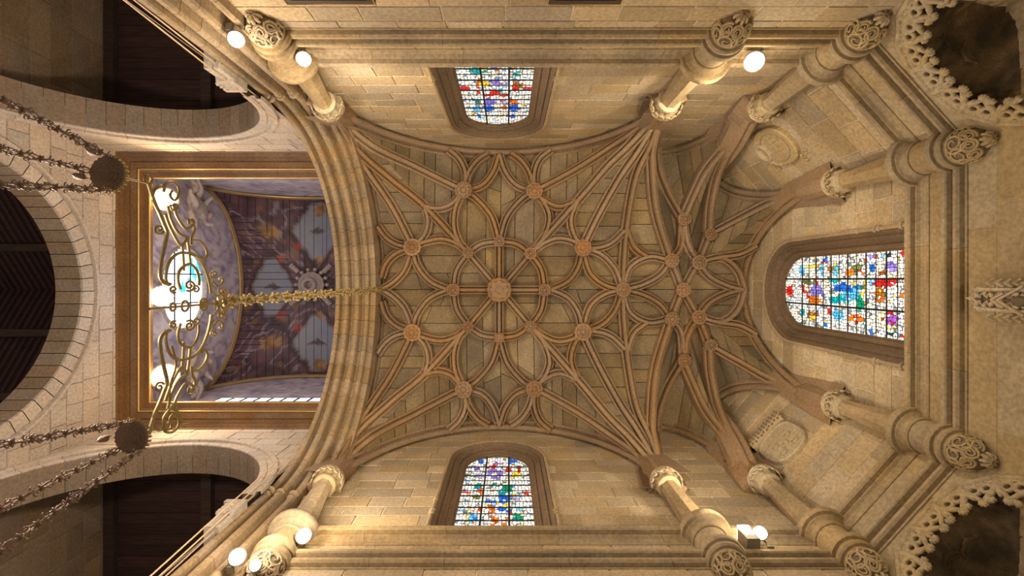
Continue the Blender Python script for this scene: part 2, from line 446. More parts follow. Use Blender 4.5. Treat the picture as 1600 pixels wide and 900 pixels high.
apse = [
    [(974, 453), (985, 418), (1015, 401), (1050, 407)], [(974, 453), (1005, 445), (1032, 430), (1050, 407)], [(981, 358), (992, 385), (1012, 401)],
    [(1050, 407), (1066, 385), (1070, 342)], [(1050, 407), (1068, 453)], [(1093, 410), (1068, 453)], [(1093, 410), (1076, 380), (1070, 342)], [(1093, 410), (1111, 366)],
    [(1093, 410), (1125, 402), (1158, 397), (1184, 384)], [(1093, 410), (1112, 433), (1140, 447), (1166, 453)], [(1093, 410), (1130, 403), (1155, 422), (1166, 453)],
]
for r in apse: rib(r, ceil2)
for r, s in [([(1040, 164), (1023, 225), (1021, 262), (1027, 330), (1050, 407)], SNE), ([(1040, 164), (1029, 240), (1042, 292), (1070, 342)], SNE),
             ([(1310, 285), (1215, 315), (1160, 341), (1111, 366)], SN3)]:
    rib(r, ceil2, start=s, scale=1.12)
def free_rib(start, px, root, scale=1.12):
    pts = [start] + [P(q[0], q[1], q[2]) if len(q) == 3 else hit(*q) for q in px]
    rib_from(catmull(pts, 6), root, scale, mirror_too=True)
free_rib(SN2, [(1145, 222, 14.5), (1107, 266, 15.85), (1088, 302), (1070, 342)], ceil2)
free_rib(SN2, [(1151, 226, 14.45), (1124, 275, 16.0), (1113, 325, 16.75), (1111, 366)], ceil2)
free_rib(SN2, [(1158, 232, 14.5), (1133, 262, 16.0)], ceil2)
for cp, corner in ((SNW, (XW, YN)), (SNE, (XE, YN)), (SN2, PA), (SN3, PB)):
    mb = MB(); rows = []
    for z, r, f in ((12.3, .24, 0), (12.7, .26, .1), (13.2, .32, .35), (13.8, .36, .7), (14.4, .30, 1.0)):
        cx, cy = cp.x * (1 - f) + corner[0] * f, cp.y * (1 - f) + corner[1] * f
        rows.append([Vector((cx + r * math.cos(2 * PI * k / 10), cy + r * math.sin(2 * PI * k / 10), z)) for k in range(11)])
    mb.grid(rows); mb.build('springer', M['rib'], ceil1 if corner[0] < 5 else ceil2)
    mb = MB(); mb.grid([mirror(r) for r in rows]); mb.build('springer', M['rib'], ceil1 if corner[0] < 5 else ceil2)
def wall_rib(A, B, root, ins=.17, n=36, scale=1.4):
    A, B = Vector((*A, 0)), Vector((*B, 0)); m = (A + B) / 2; L = (B - A) / 2; nn = Vector((-L.y, L.x, 0)).normalized()
    c = Vector((2.0, YC, 0))
    if (c - m).dot(nn) < 0: nn = -nn
    pts = []
    for i in range(n + 1):
        a = PI * i / n; wv = -math.cos(a)
        pts.append(m + L * wv * .975 + nn * ins + Vector((0, 0, HS + RV * math.sin(a) - .2)))
    pts = [p for p in pts if p.z > 14.0]
    sps = [SNW, SNE, SN2, SN3]; sps = sps + mirror(sps)
    near = lambda q: min(sps, key=lambda a: (a - Vector((q.x, q.y, 12.35))).length)
    e0, e1 = near(A), near(B)
    pts = catmull([e0, e0.lerp(pts[0], .5) + Vector((0, 0, .12))] + pts[::2] + [e1.lerp(pts[-1], .5) + Vector((0, 0, .12)), e1], 3); n = len(pts) - 1
    mb = MB(); rows = []
    for i, p in enumerate(pts):
        t = (pts[min(n, i + 1)] - pts[max(0, i - 1)]).normalized(); up = nn.cross(t); up = up if up.z > 0 or True else -up
        if up.dot(m + Vector((0, 0, HS)) - p) > 0: up = -up
        rows.append([p + nn * (x * scale) + up * (y * scale) for x, y in RIB])
    mb.grid(rows); mb.build('rib', M['rib'], root)
for a, b, r in [((XW, YN), (XE, YN), ceil1), ((XW, YS), (XE, YS), ceil1), ((XE, YN), PA, ceil2), ((XE, YS), PD, ceil2), (PA, PB, ceil2), (PC_, PD, ceil2), (PB, PC_, ceil2)]:
    wall_rib(a, b, r, scale=1.4 if r is ceil1 else 1.1)
wall_rib((XW, YN), (XW, YS), ceil1, ins=.05, scale=1.2)

# bosses
def boss(px, py, r, root, kind=0, drop=.44):
    r *= 1.1
    c = hit(px, py, drop); mb = MB(); lob = 8 if kind == 0 else 10
    mb.lathe([(r * .72, .45), (r * .80, .10), (r * .98, .07), (r * 1.02, .02), (r * .96, -.035), (r * .80, -.04), (r * .74, -.015)], 24, fn=lambda j, a, rr, z: (rr * (1 + (.05 * math.cos(a * 12) if j in (2, 3, 4) else 0)), z))
    o = MB(); o.add([p + c for p in mb.v], mb.f); base = o.build('boss', M['boss'], root, False)
    fl = MB()
    fl.lathe([(r * .74, .0), (r * .70, -.05), (r * .48, -.075), (r * .30, -.04), (r * .26, -.07), (r * .12, -.10), (.005, -.105)], 40,
             fn=lambda j, a, rr, z: (rr * (1 + (.10 * math.cos(a * lob) if j < 4 else 0)), z + (.028 * math.cos(a * lob) if j in (1, 2) else 0)))
    q = MB(); q.add([p + c for p in fl.v], fl.f); q.build('carved_flower', M['boss'], base, True)
    return base
for px, py, r in [(780, 453, .40), (708, 453, .21), (851, 453, .20)]:
    boss(px, py, r, ceil1, drop=.50 if r > .3 else .44)
def boss2(px, py, r, root):
    boss(px, py, r, root); 
    q = hit(px, py, .44); my = 2 * YC - q.y
    boss(px, CY + my / q.z * F, r, root)
for px, py, r in [(780, 377, .18), (731, 395, .18), (829, 396, .19), (724, 297, .28), (835, 298, .27), (911, 387, .28), (644, 386, .28)]: boss2(px, py, r, ceil1)
boss(974, 453, .24, ceil1); boss(1068, 453, .24, ceil2)
for px, py, r in [(1050, 407, .23), (1093, 410, .24), (1070, 342, .22), (1111, 366, .20)]: boss2(px, py, r, ceil2)

# ------------------------------------------------------------------ choir and apse walls
def arch_top(Lw):
    return lambda u: HS + RV * math.sqrt(max(0, 1 - (2 * u / Lw - 1) ** 2))
GN, GE = .97, 1.06
WSP = 14.75
def win_open(c, hw): return arch_outline(c, hw + .42, WSP, hw + .42, 10.25)
wcx = -.31
NW_L = XE + .02 - (XW - .1)
def choir_top(off): 
    def f(u):
        x = XW - .1 + u
        return (HS + RV * math.sqrt(max(0, 1 - min(1, abs((x - (XW + XE) / 2) / ((XE - XW) / 2))) ** 2))) if x < XE else HS + RV * math.sqrt(max(0, 1 - min(1, abs((x - 5.55) / 1.25)) ** 2))
    return f
wN, WN = wall('wall_north', 'long ashlar choir wall at the top of the picture with a stained glass window', (XW - .1, YN), PA, (0, 1), 10.2, 17.8, win_open(wcx - XW + .1, GN), top=choir_top(0))
wS, WS = wall('wall_south', 'long ashlar choir wall at the bottom of the picture with a stained glass window', (XW - .1, YS), PD, (0, -1), 10.2, 17.8, win_open(wcx - XW + .1, GN), top=choir_top(0))
wE, WE = wall('wall_east', 'flat end wall of the apse with the tall stained glass window', PB, PC_, (-1, 0), 10.2, 17.8, win_open(YC + 2.64, GE), top=arch_top(6.0), course=.6)
NEN = (-.742, .67); SEN = (-.742, -.67)
wNE, WNE = wall('wall_northeast', 'slanted apse wall with an oval shield carved high on it', PA, PB, NEN, 10.2, 17.8, top=arch_top(2.91), course=.6, length=1.0)
wSE, WSE = wall('wall_southeast', 'slanted apse wall with a crowned coat of arms carved on it', PD, PC_, SEN, 10.2, 17.8, top=arch_top(2.91), course=.6, length=1.0)
# the band between the two cornice mouldings and the lower walls
def low(name, label, A, B, n, h0, h1, **k): return wall(name, label, A, B, n, h0, h1, **k)
LOWX = 8.75
wall('wall_north_lower', 'ashlar wall under the cornice behind the two framed paintings', (XW - .1, YN), (LOWX, YN), (0, 1), 6.4, 10.2, course=.48)
wall('wall_south_lower', 'ashlar wall under the south cornice below the floodlights', (XW - .1, YS), (LOWX, YS), (0, -1), 6.4, 10.2, course=.48)
wall('wall_east_lower', 'plain wall under the east cornice behind the carved pinnacle', (LOWX, YN), (LOWX, YS), (-1, 0), 6.4, 10.2, mat='plaster', mortar='plaster', course=.75, length=1.7, proud=.008, gap=.004)
def sq_arch(u): 
    x = abs((u - 1.455) / 1.455); return 8.12 + .84 * (1 - min(1, x) ** 3)
sq_out = [(.0, 7.0)] + [(2.91 * i / 24, sq_arch(2.91 * i / 24)) for i in range(25)] + [(2.91, 7.0)]
wall('wall_northeast_lower', 'plastered slanted wall over the upper corner squinch arch with openwork fringe', PA, PB, NEN, 7.0, 10.2, sq_out, mat='plaster', mortar='plaster', course=.8, length=1.6, proud=.008, gap=.004)
wall('wall_southeast_lower', 'plastered slanted wall over the lower corner squinch arch with openwork fringe', PD, PC_, SEN, 7.0, 10.2, sq_out, mat='plaster', mortar='plaster', course=.8, length=1.6, proud=.008, gap=.004)

# cornices: two mouldings mitred round the choir and apse
ring_in = [(-4.9, YN), PA, PB, PC_, PD, (-4.9, YS)]
def offset_poly(poly, d):
    out = []
    for i, p in enumerate(poly):
        p = Vector(p)
        def nrm(a, b):
            e = (Vector(b) - Vector(a)).normalized(); return Vector((-e.y, e.x))
        if i == 0: n = nrm(poly[0], poly[1]); out.append(p + n * d)
        elif i == len(poly) - 1: n = nrm(poly[-2], poly[-1]); out.append(p + n * d)
        else:
            n1, n2 = nrm(poly[i - 1], poly[i]), nrm(poly[i], poly[i + 1]); m = (n1 + n2).normalized()
            out.append(p + m * (d / m.dot(n1)))
    return out
UP = [(0, 9.93), (.035, 9.935), (.05, 9.96), (.035, 9.985), (.02, 9.99), (.025, 10.05), (.06, 10.10), (.12, 10.135), (.125, 10.155), (.225, 10.16), (.255, 10.19), (.255, 10.28), (.23, 10.31), (0, 10.36)]
LO = [(0, 9.10), (.04, 9.105), (.045, 9.13), (.02, 9.15), (.02, 9.17), (.11, 9.175), (.155, 9.21), (.16, 9.26), (.125, 9.30), (.09, 9.315), (.095, 9.34), (.20, 9.35), (.225, 9.37), (.225, 9.44), (.20, 9.46), (0, 9.52)]
names = ['the north wall', 'the northeast apse wall', 'the east wall', 'the southeast apse wall', 'the south wall']
tn = 0
for prof, what in ((UP, 'upper'), (LO, 'lower')):
    polys = [(offset_poly(ring_in, d), h) for d, h in prof]
    for s in range(5):
        tn += 1; L = (Vector(ring_in[s + 1]) - Vector(ring_in[s])).length
        root = None; n = max(1, round(L / 1.9))
        cuts = [0] + [(i + random.uniform(-.2, .2)) / n for i in range(1, n)] + [1]
        for ci, (c0, c1) in enumerate(zip(cuts, cuts[1:])):
            g = .003 / L; rows = []
            for c in (c0 + (g if ci else 0), c1 - (g if ci < n - 1 else 0)):
                rows.append([Vector((*(pl[s].lerp(pl[s + 1], c)), h)) for pl, h in polys])
            mb = MB(); mb.grid(rows); mb.f += [tuple(range(len(prof))), tuple(range(len(prof), 2 * len(prof)))]
            if root is None:
                root = mb.build('trim_%d' % tn, M['trim']); struct(root, '%s moulded stone string course along %s' % (what, names[s]), 'cornice')
            else: mb.build('cornice_stone', M['trim'], root)

# ------------------------------------------------------------------ stained glass windows
PAL = dict(white=(.95, .97, .93), pale=(.80, .88, .90), cream=(.95, .90, .60), yellow=(.90, .62, .04), teal=(.0, .33, .38), blue=(.01, .12, .62), sky=(.08, .42, .75), purple=(.22, .16, .62),
           violet=(.28, .08, .45), red=(.62, .015, .015), orange=(.72, .15, .01), brown=(.35, .10, .01), green=(.0, .26, .13), olive=(.14, .17, .05), grey=(.22, .25, .28), lilac=(.42, .40, .60), dark=(.015, .04, .05))
def blobs(crop, sx, lst): return [(crop[0] + u / sx, crop[1] + v / sx, ru / sx, rv / sx, c) for u, v, ru, rv, c in lst]
BN = blobs((690, 95), 7.5, [(380, 120, 60, 45, 'teal'), (880, 150, 28, 25, 'teal'), (620, 180, 40, 25, 'cream'), (500, 270, 55, 28, 'yellow'), (440, 275, 30, 25, 'orange'), (640, 255, 70, 42, 'purple'), (760, 280, 50, 30, 'lilac'), (870, 275, 40, 30, 'brown'),
    (265, 320, 55, 18, 'red'), (1005, 325, 60, 18, 'red'), (435, 345, 22, 40, 'red'), (620, 380, 60, 25, 'red'), (710, 345, 28, 25, 'teal'), (880, 335, 42, 25, 'red'), (740, 405, 60, 12, 'red'), (550, 400, 50, 12, 'red'), (420, 470, 40, 22, 'green'), (560, 480, 75, 42, 'purple'),
    (560, 560, 70, 32, 'blue'), (410, 560, 42, 35, 'sky'), (840, 480, 55, 35, 'orange'), (850, 555, 62, 48, 'blue'), (730, 550, 42, 22, 'orange'), (455, 650, 28, 22, 'blue'), (835, 655, 28, 22, 'blue'), (370, 620, 20, 20, 'yellow'), (550, 690, 25, 20, 'cream'), (435, 505, 45, 22, 'grey'), (740, 500, 40, 30, 'lilac'), (720, 470, 40, 10, 'red'), (660, 560, 20, 40, 'pale'), (500, 120, 30, 20, 'green'), (610, 90, 40, 20, 'blue'), (820, 90, 20, 20, 'blue'), (480, 80, 50, 15, 'orange')])
BS = blobs((690, 690), 6.92, [(435, 215, 28, 22, 'blue'), (790, 215, 32, 22, 'blue'), (560, 270, 28, 22, 'red'), (570, 350, 78, 50, 'purple'), (720, 300, 36, 28, 'red'), (410, 365, 50, 25, 'lilac'), (800, 360, 52, 35, 'yellow'), (840, 310, 18, 35, 'red'), (390, 295, 30, 15, 'violet'), (395, 480, 42, 25, 'green'), (425, 535, 32, 40, 'orange'),
    (565, 460, 22, 18, 'green'), (640, 460, 18, 18, 'green'), (720, 510, 50, 40, 'green'), (650, 540, 60, 30, 'teal'), (670, 620, 68, 42, 'blue'), (530, 650, 55, 14, 'blue'), (380, 600, 48, 25, 'olive'), (820, 600, 42, 40, 'lilac'), (255, 550, 52, 14, 'red'), (940, 550, 52, 14, 'red'), (540, 740, 48, 40, 'orange'), (640, 730, 38, 25, 'blue'), (405, 720, 16, 35, 'red'),
    (740, 750, 42, 25, 'blue'), (840, 720, 32, 22, 'sky'), (335, 830, 40, 55, 'sky'), (570, 850, 32, 55, 'orange'), (830, 825, 52, 48, 'green'), (490, 180, 14, 60, 'blue'), (740, 190, 14, 60, 'blue'), (620, 235, 60, 10, 'violet'), (600, 660, 18, 20, 'yellow'), (700, 680, 50, 12, 'yellow')])
BE = blobs((1200, 370), 5.0, [(268, 265, 22, 38, 'sky'), (350, 230, 52, 10, 'yellow'), (420, 265, 13, 40, 'sky'), (490, 255, 20, 25, 'brown'), (530, 260, 26, 42, 'sky'), (635, 275, 28, 20, 'orange'), (700, 250, 42, 38, 'olive'), (815, 240, 20, 32, 'blue'), (965, 240, 46, 36, 'purple'), (960, 190, 40, 8, 'yellow'), (900, 285, 32, 25, 'brown'), (925, 357, 86, 38, 'red'), (815, 360, 20, 32, 'sky'),
    (330, 350, 62, 18, 'olive'), (380, 425, 42, 45, 'purple'), (355, 500, 40, 42, 'orange'), (325, 480, 15, 25, 'red'), (590, 400, 80, 32, 'blue'), (650, 445, 60, 50, 'sky'), (560, 490, 82, 28, 'teal'), (715, 520, 26, 50, 'green'), (700, 400, 25, 25, 'teal'), (520, 350, 50, 12, 'teal'), (870, 445, 36, 48, 'brown'), (862, 490, 30, 35, 'orange'), (735, 440, 14, 15, 'yellow'), (995, 450, 12, 18, 'yellow'), (450, 370, 8, 40, 'yellow'), (755, 380, 8, 60, 'yellow'),
    (170, 420, 30, 38, 'red'), (120, 420, 15, 30, 'yellow'), (265, 590, 22, 32, 'teal'), (345, 635, 48, 10, 'yellow'), (350, 600, 52, 20, 'brown'), (545, 610, 36, 42, 'sky'), (480, 590, 16, 20, 'red'), (680, 640, 60, 25, 'orange'), (700, 660, 40, 12, 'red'), (970, 655, 42, 45, 'violet'), (960, 600, 25, 18, 'red'), (950, 710, 42, 8, 'yellow'), (450, 185, 18, 18, 'blue'), (450, 685, 18, 18, 'blue'), (805, 740, 18, 20, 'blue'), (375, 185, 20, 18, 'grey'), (375, 685, 20, 18, 'grey'),
    (955, 145, 25, 20, 'dark'), (955, 755, 25, 20, 'dark'), (1055, 130, 12, 20, 'red'), (1055, 770, 12, 20, 'red'), (885, 635, 16, 14, 'red'), (280, 410, 10, 30, 'red'), (810, 155, 20, 15, 'purple')])
def glass_colour(w3, bl, b):
    px, py = CX + F * w3.x / w3.z, CY + F * w3.y / w3.z
    for x, y, rx, ry, c in bl:
        if ((px - x) / rx) ** 2 + ((py - y) / ry) ** 2 < 1.15 + random.uniform(-.3, .3):
            k = random.random()
            col = PAL[c] if k < .91 else (PAL['white'] if k < .96 else random.choice([PAL['teal'], PAL['yellow'], PAL['red'], PAL['blue']]))
            s = random.uniform(.65, 1.35); return tuple(min(1, q * s) for q in col)
    k = random.random()
    if k < .58: c = PAL['white']; s = random.uniform(.75, 1.05)
    elif k < .72: c = PAL['pale']; s = random.uniform(.6, 1.0)
    elif k < .82: c = PAL['cream']; s = random.uniform(.6, 1.0)
    elif k < .90: c = PAL['grey']; s = random.uniform(.5, 1.2)
    else: c = PAL[random.choice(['yellow', 'sky', 'olive', 'lilac', 'orange', 'grey'])]; s = random.uniform(.5, 1.0)
    return tuple(q * s for q in c)
def loft_frame(name, W, c, hw, prof, base, mat, parent, n=26, seg=None):
    rows = []
    for dh, o in prof:
        rows.append([W(u, h, o) for u, h in arch_outline(c, hw + dh, WSP, hw + dh, base, n)])
    mb = MB(); mb.grid(rows); return mb.build(name, M[mat], parent, False)
def window(name, label, W, c, hw, rec, bl):
    # root: the splayed, moulded reveal
    rows = []
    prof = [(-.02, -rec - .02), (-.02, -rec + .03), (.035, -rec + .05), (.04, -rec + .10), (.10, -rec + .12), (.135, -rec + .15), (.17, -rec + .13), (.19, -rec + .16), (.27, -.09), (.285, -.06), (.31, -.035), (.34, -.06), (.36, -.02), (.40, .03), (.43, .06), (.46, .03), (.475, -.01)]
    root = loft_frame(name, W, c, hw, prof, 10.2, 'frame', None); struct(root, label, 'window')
    # slender colonnette round the opening, with base and capital rings
    for sg in (-1, 1):
        mb = MB(); u = c + sg * (hw + .50)
        mb.tube([W(u, 10.25, .03), W(u, 14.7, .03)], .055, 8); mb.build('colonnette', M['trim'], root, True)
        mb = MB()
        for h, r in ((10.55, .10), (11.2, .085), (11.32, .095), (11.9, .08)): mb.tube([W(u, h, .03), W(u, h + .05, .03), W(u, h + .11, .03)], [r * .8, r, r * .75], 8)
        mb.build('colonnette_ring', M['trim'], root, True)
    mb = MB(); mb.tube([W(a, b, .03) for a, b in arch_outline(c, hw + .50, WSP, hw + .50, 14.7)], .06, 8); mb.build('hood_mould', M['arch'], root, True)
    for k in range(9):
        th = PI * (k + .5) / 9; mb = MB()
        m1 = [(hw + .20), (hw + .275)]
        pts = []
        for (dh, o) in ((.195, -rec + .175), (.265, -.085)):
            for s in (-1, 1):
                a = th + s * PI / 9 * .485
                pts.append(W(c - (hw + dh) * math.cos(a), WSP + (hw + dh) * math.sin(a), o + .012))
        mb.add(pts, [(0, 1, 3, 2)]); mb.build('arch_stone', M['frame'], root)
    out = arch_outline(c, hw, WSP, hw, 10.2, 28)
    cols = [c - hw, c - hw * .36, c + hw * .36, c + hw]
    hts = [10.25]
    while hts[-1] < WSP + hw - .35: hts.append(hts[-1] + .66)
    hts[-1] = WSP + hw
    def inside_clip(poly):
        for i in range(len(out) - 1):
            a, b = out[i], out[i + 1]; e = (b[0] - a[0], b[1] - a[1]); poly = clip_half(poly, a, (e[1], -e[0]))
            if len(poly) < 3: return []
        return poly
    for h0, h1 in zip(hts, hts[1:]):
        for u0, u1 in zip(cols, cols[1:]):
            vs, fs, cs = [], [], []
            back = inside_clip([(u0, h0), (u1, h0), (u1, h1), (u0, h1)])
            if not back: continue
            vs += [W(x, y, -rec - .012) for x, y in back]; fs.append(tuple(range(len(back)))); cs.append((.004, .004, .006))
            nx, ny = max(2, round((u1 - u0) / .085)), max(2, round((h1 - h0) / .095))
            J = {}
            for i in range(nx + 1):
                for j in range(ny + 1):
                    jx = 0 if i in (0, nx) else random.uniform(-.33, .33) * (u1 - u0) / nx; jy = 0 if j in (0, ny) else random.uniform(-.33, .33) * (h1 - h0) / ny
                    J[i, j] = (u0 + (u1 - u0) * i / nx + jx, h0 + (h1 - h0) * j / ny + jy)
            for i in range(nx):
                for j in range(ny):
                    quad = [J[i, j], J[i + 1, j], J[i + 1, j + 1], J[i, j + 1]]
                    tris = [quad] if random.random() < .6 else ([quad[:3], [quad[0], quad[2], quad[3]]] if random.random() < .5 else [quad[1:], [quad[0], quad[1], quad[3]]])
                    for tq in tris:
                        tq = inside_clip(inset(tq, .013))
                        if len(tq) < 3: continue
                        mx, my = sum(p[0] for p in tq) / len(tq), sum(p[1] for p in tq) / len(tq)
                        b0 = len(vs); vs += [W(x, y, -rec) for x, y in tq]; fs.append(tuple(range(b0, b0 + len(tq))))
                        cs.append(glass_colour(W(mx, my, -rec), bl, 0))
            o = mesh_obj('pane', vs, fs, M['glass'], root)
            at = o.data.color_attributes.new('paint', 'FLOAT_COLOR', 'CORNER')
            flat = []
            for p, col in zip(o.data.polygons, cs): flat += [*col, 1.0] * p.loop_total
            at.data.foreach_set('color', flat)
    for u in cols[1:3]:
        top = WSP + math.sqrt(max(0, hw * hw - (u - c) ** 2)); mb = MB()
        mb.tube([W(u, 10.2, -rec + .02), W(u, top, -rec + .02)], .026, 6); mb.build('mullion', M['iron'], root)
    for i, h in enumerate(hts[1:-1]):
        for hh, r in ((h, .021), (h - .33, .011)):
            ww = hw if hh < WSP else math.sqrt(max(.01, hw * hw - (hh - WSP) ** 2))
            mb = MB(); mb.tube([W(c - ww, hh, -rec + .015), W(c + ww, hh, -rec + .015)], r, 5); mb.build('saddle_bar', M['iron'], root)
    return root
window('window_1', 'arched stained glass window in the wall at the top of the picture', WN, wcx - XW + .1, GN, .30, BN)
window('window_2', 'arched stained glass window in the wall at the bottom of the picture', WS, wcx - XW + .1, GN, .30, BS)
window('window_3', 'largest arched stained glass window, in the east wall at the right', WE, YC + 2.64, GE, .40, BE)

# ------------------------------------------------------------------ corbels carrying the vault
BULB = [(.27, 9.14), (.315, 9.05), (.315, 8.95), (.28, 8.83), (.215, 8.73), (.14, 8.67), (.08, 8.64)]
def bulb_pt(c, az, t, lift=.0):
    t = max(0, min(.999, t)) * (len(BULB) - 1); i = int(t); f = t - i
    r = BULB[i][0] * (1 - f) + BULB[i + 1][0] * f + lift; z = BULB[i][1] * (1 - f) + BULB[i + 1][1] * f - lift * .3
    return Vector((c[0] + r * math.cos(az), c[1] + r * math.sin(az), z))
def corbel(label, c, inward, cap):
    t = thing('corbel', label, 'corbel', 'carved corbels carrying the vault ribs')
    az0 = math.atan2(inward[1], inward[0])
    # faceted shaft leaning out to the capital
    mb = MB(); n = 8; a = []; 
    for z, r, f in ((10.3, .37, 0), (10.52, .37, 0), (10.6, .31, .03), (11.9, .215, .9), (12.12, .23, 1)):
        cx, cy = c[0] * (1 - f) + cap.x * f, c[1] * (1 - f) + cap.y * f
        a.append([Vector((cx + r * math.cos(az0 + PI / 8 + 2 * PI * k / n), cy + r * math.sin(az0 + PI / 8 + 2 * PI * k / n), z)) for k in range(n + 1)])
    mb.grid(a); mb.build('shaft', M['trim'], t)
    mb = MB(); cc = (cap.x, cap.y)
    mb.lathe([(.24, 12.02), (.29, 12.05), (.30, 12.10), (.27, 12.13), (.30, 12.25), (.35, 12.36), (.37, 12.40), (.385, 12.46), (.35, 12.50), (.25, 12.55)], 32, cc,
             fn=lambda j, an, r, z: (r * (1 + (.09 * math.cos(9 * an) if 4 <= j <= 6 else 0)), z + (.03 * math.sin(18 * an) if 4 <= j <= 5 else 0)))
    cp = mb.build('capital', M['carved'], t, False)
    lf = MB()
    for k in range(9):
        an = az0 + (k - 4) * .42; ctr = Vector((cc[0] + .335 * math.cos(an), cc[1] + .335 * math.sin(an), 12.25)); tg = Vector((-math.sin(an), math.cos(an), 0))
        lf.tube([ctr + tg * (.09 * math.cos(q) * (1 - q / 9)) + Vector((.05 * math.cos(an), .05 * math.sin(an), .1 * math.sin(q) * (1 - q / 9))) for q in [i * .7 for i in range(10)]], .022, 5)
    lf.build('leaf_carving', M['carved'], cp, True)
    for nm, prof in (('upper_ring', [(.32, 9.90), (.375, 9.905), (.39, 9.93), (.375, 9.96), (.355, 9.97), (.36, 10.02), (.39, 10.07), (.45, 10.10), (.455, 10.12), (.53, 10.125), (.555, 10.16), (.56, 10.22), (.545, 10.28), (.52, 10.31), (.25, 10.36)]),
                     ('drum', [(.345, 9.48), (.345, 9.94)]),
                     ('lower_ring', [(.25, 9.08), (.325, 9.085), (.335, 9.11), (.32, 9.13), (.32, 9.15), (.375, 9.155), (.405, 9.19), (.405, 9.24), (.37, 9.28), (.355, 9.30), (.36, 9.325), (.425, 9.33), (.445, 9.36), (.445, 9.43), (.33, 9.50)])):
        mb = MB(); mb.lathe(prof, 36, c); mb.build(nm, M['trim'], t, True)
        bpy.context.view_layer.objects.active = None
    mb = MB(); mb.lathe(BULB, 28, c); bulb = mb.build('carved_bulb', M['carved_dark'], t, True)
    sc = MB(); rnd = None
    for k, (da, tt, rho, sg) in enumerate([(-1.15, .30, .17, 1), (-.38, .34, .21, -1), (.42, .32, .20, 1), (1.2, .30, .17, -1), (-.75, .62, .14, -1), (.05, .66, .15, 1), (.85, .62, .14, -1), (-1.7, .32, .15, -1), (1.8, .32, .15, 1)]):
        pts = []
        for q in range(22):
            ph = sg * q * .62 + da * 2; rr = rho * (1 - q / 25)
            pts.append(bulb_pt(c, az0 + da + rr * math.cos(ph) / .29, tt + rr * math.sin(ph) / .62, .018))
        sc.tube(pts, [.03 * (1 - q / 40) for q in range(22)], 5)
    for k in range(14):
        az = az0 - 1.95 + k * .3
        sc.tube([bulb_pt(c, az, .02, .02), bulb_pt(c, az + .1, .08, .025), bulb_pt(c, az + .2, .03, .02)], .018, 5)
    sc.build('scroll_carving', M['carved'], bulb, True)
    mb = MB(); mb.ball((c[0], c[1], 8.61), .10, 12, 7, .85); kn = mb.build('pendant_knob', M['carved'], t, True)
    pt = MB()
    for k in range(8):
        an = k * PI / 4; pt.tube([Vector((c[0] + r * math.cos(an), c[1] + r * math.sin(an), z)) for r, z in ((.10, 8.68), (.125, 8.62), (.10, 8.55), (.03, 8.515))], [.02, .032, .028, .015], 5)
    pt.build('petal_carving', M['carved'], kn, True)
    return t
def my(p): return Vector((p.x, 2 * YC - p.y, p.z))
s2 = math.sqrt(.5)
cor = [('carved corbel beside the chancel arch at the upper left of the choir', (-4.55, YN + .08), (.3, 1), SNW),
       ('carved corbel halfway along the top wall, left of the bright floodlight', (4.2, YN + .08), (0, 1), SNE),
       ('carved corbel in the upper angle between choir wall and slanted apse wall', (6.72, YN + .12), (-.4, 1), SN2),
       ('carved corbel in the angle at the upper end of the east cornice', (8.62, -2.52), (-1, .4), SN3)]
for l, c, n, cap in cor: corbel(l, c, n, cap)
cor2 = ['carved corbel beside the chancel arch at the lower left of the choir', 'carved corbel halfway along the bottom wall, beside the box floodlight',
        'carved corbel in the lower angle between choir wall and slanted apse wall', 'carved corbel in the angle at the lower end of the east cornice']
for l, (_, c, n, cap) in zip(cor2, cor): corbel(l, (c[0], 2 * YC - c[1]), (n[0], -n[1]), my(cap))

# ------------------------------------------------------------------ chancel arch
ca = thing('chancel_arch', 'great moulded stone arch between the choir vault and the crossing', 'arch')
AR, AH = 4.76, 11.6
APROF = [(-5.86, 1.1), (-5.86, .04), (-5.84, .0), (-5.74, .0), (-5.72, .03), (-5.71, .14), (-5.67, .20), (-5.62, .20), (-5.60, .10), (-5.58, .03), (-5.53, .0), (-5.46, .01), (-5.43, .06), (-5.425, .16), (-5.40, .27), (-5.34, .31), (-5.30, .28), (-5.28, .17), (-5.25, .10), (-5.19, .075), (-5.12, .09), (-5.09, .14), (-5.085, .23),
         (-5.06, .34), (-4.99, .38), (-4.96, .34), (-4.945, .26), (-4.91, .205), (-4.85, .195), (-4.80, .23), (-4.79, .30), (-4.77, .40), (-4.70, .46), (-4.62, .47), (-4.62, 1.3)]
def arch_sec(ang, jamb=None, sg=1):
    if jamb is None: return [Vector((x, YC + (AR + r) * math.cos(ang), AH + (AR + r) * math.sin(ang))) for x, r in APROF]
    return [Vector((x, YC + sg * (AR + min(r, .6)), jamb)) for x, r in APROF]
nv = 30
for k in range(nv):
    a0, a1 = PI * k / nv + .0012, PI * (k + 1) / nv - .0012; mb = MB()
    mb.grid([arch_sec(a0 + (a1 - a0) * i / 3) for i in range(4)]); n = len(APROF)
    mb.f += [tuple(range(n)), tuple(range(3 * n, 4 * n))]; mb.build('voussoir', M['arch'], ca)
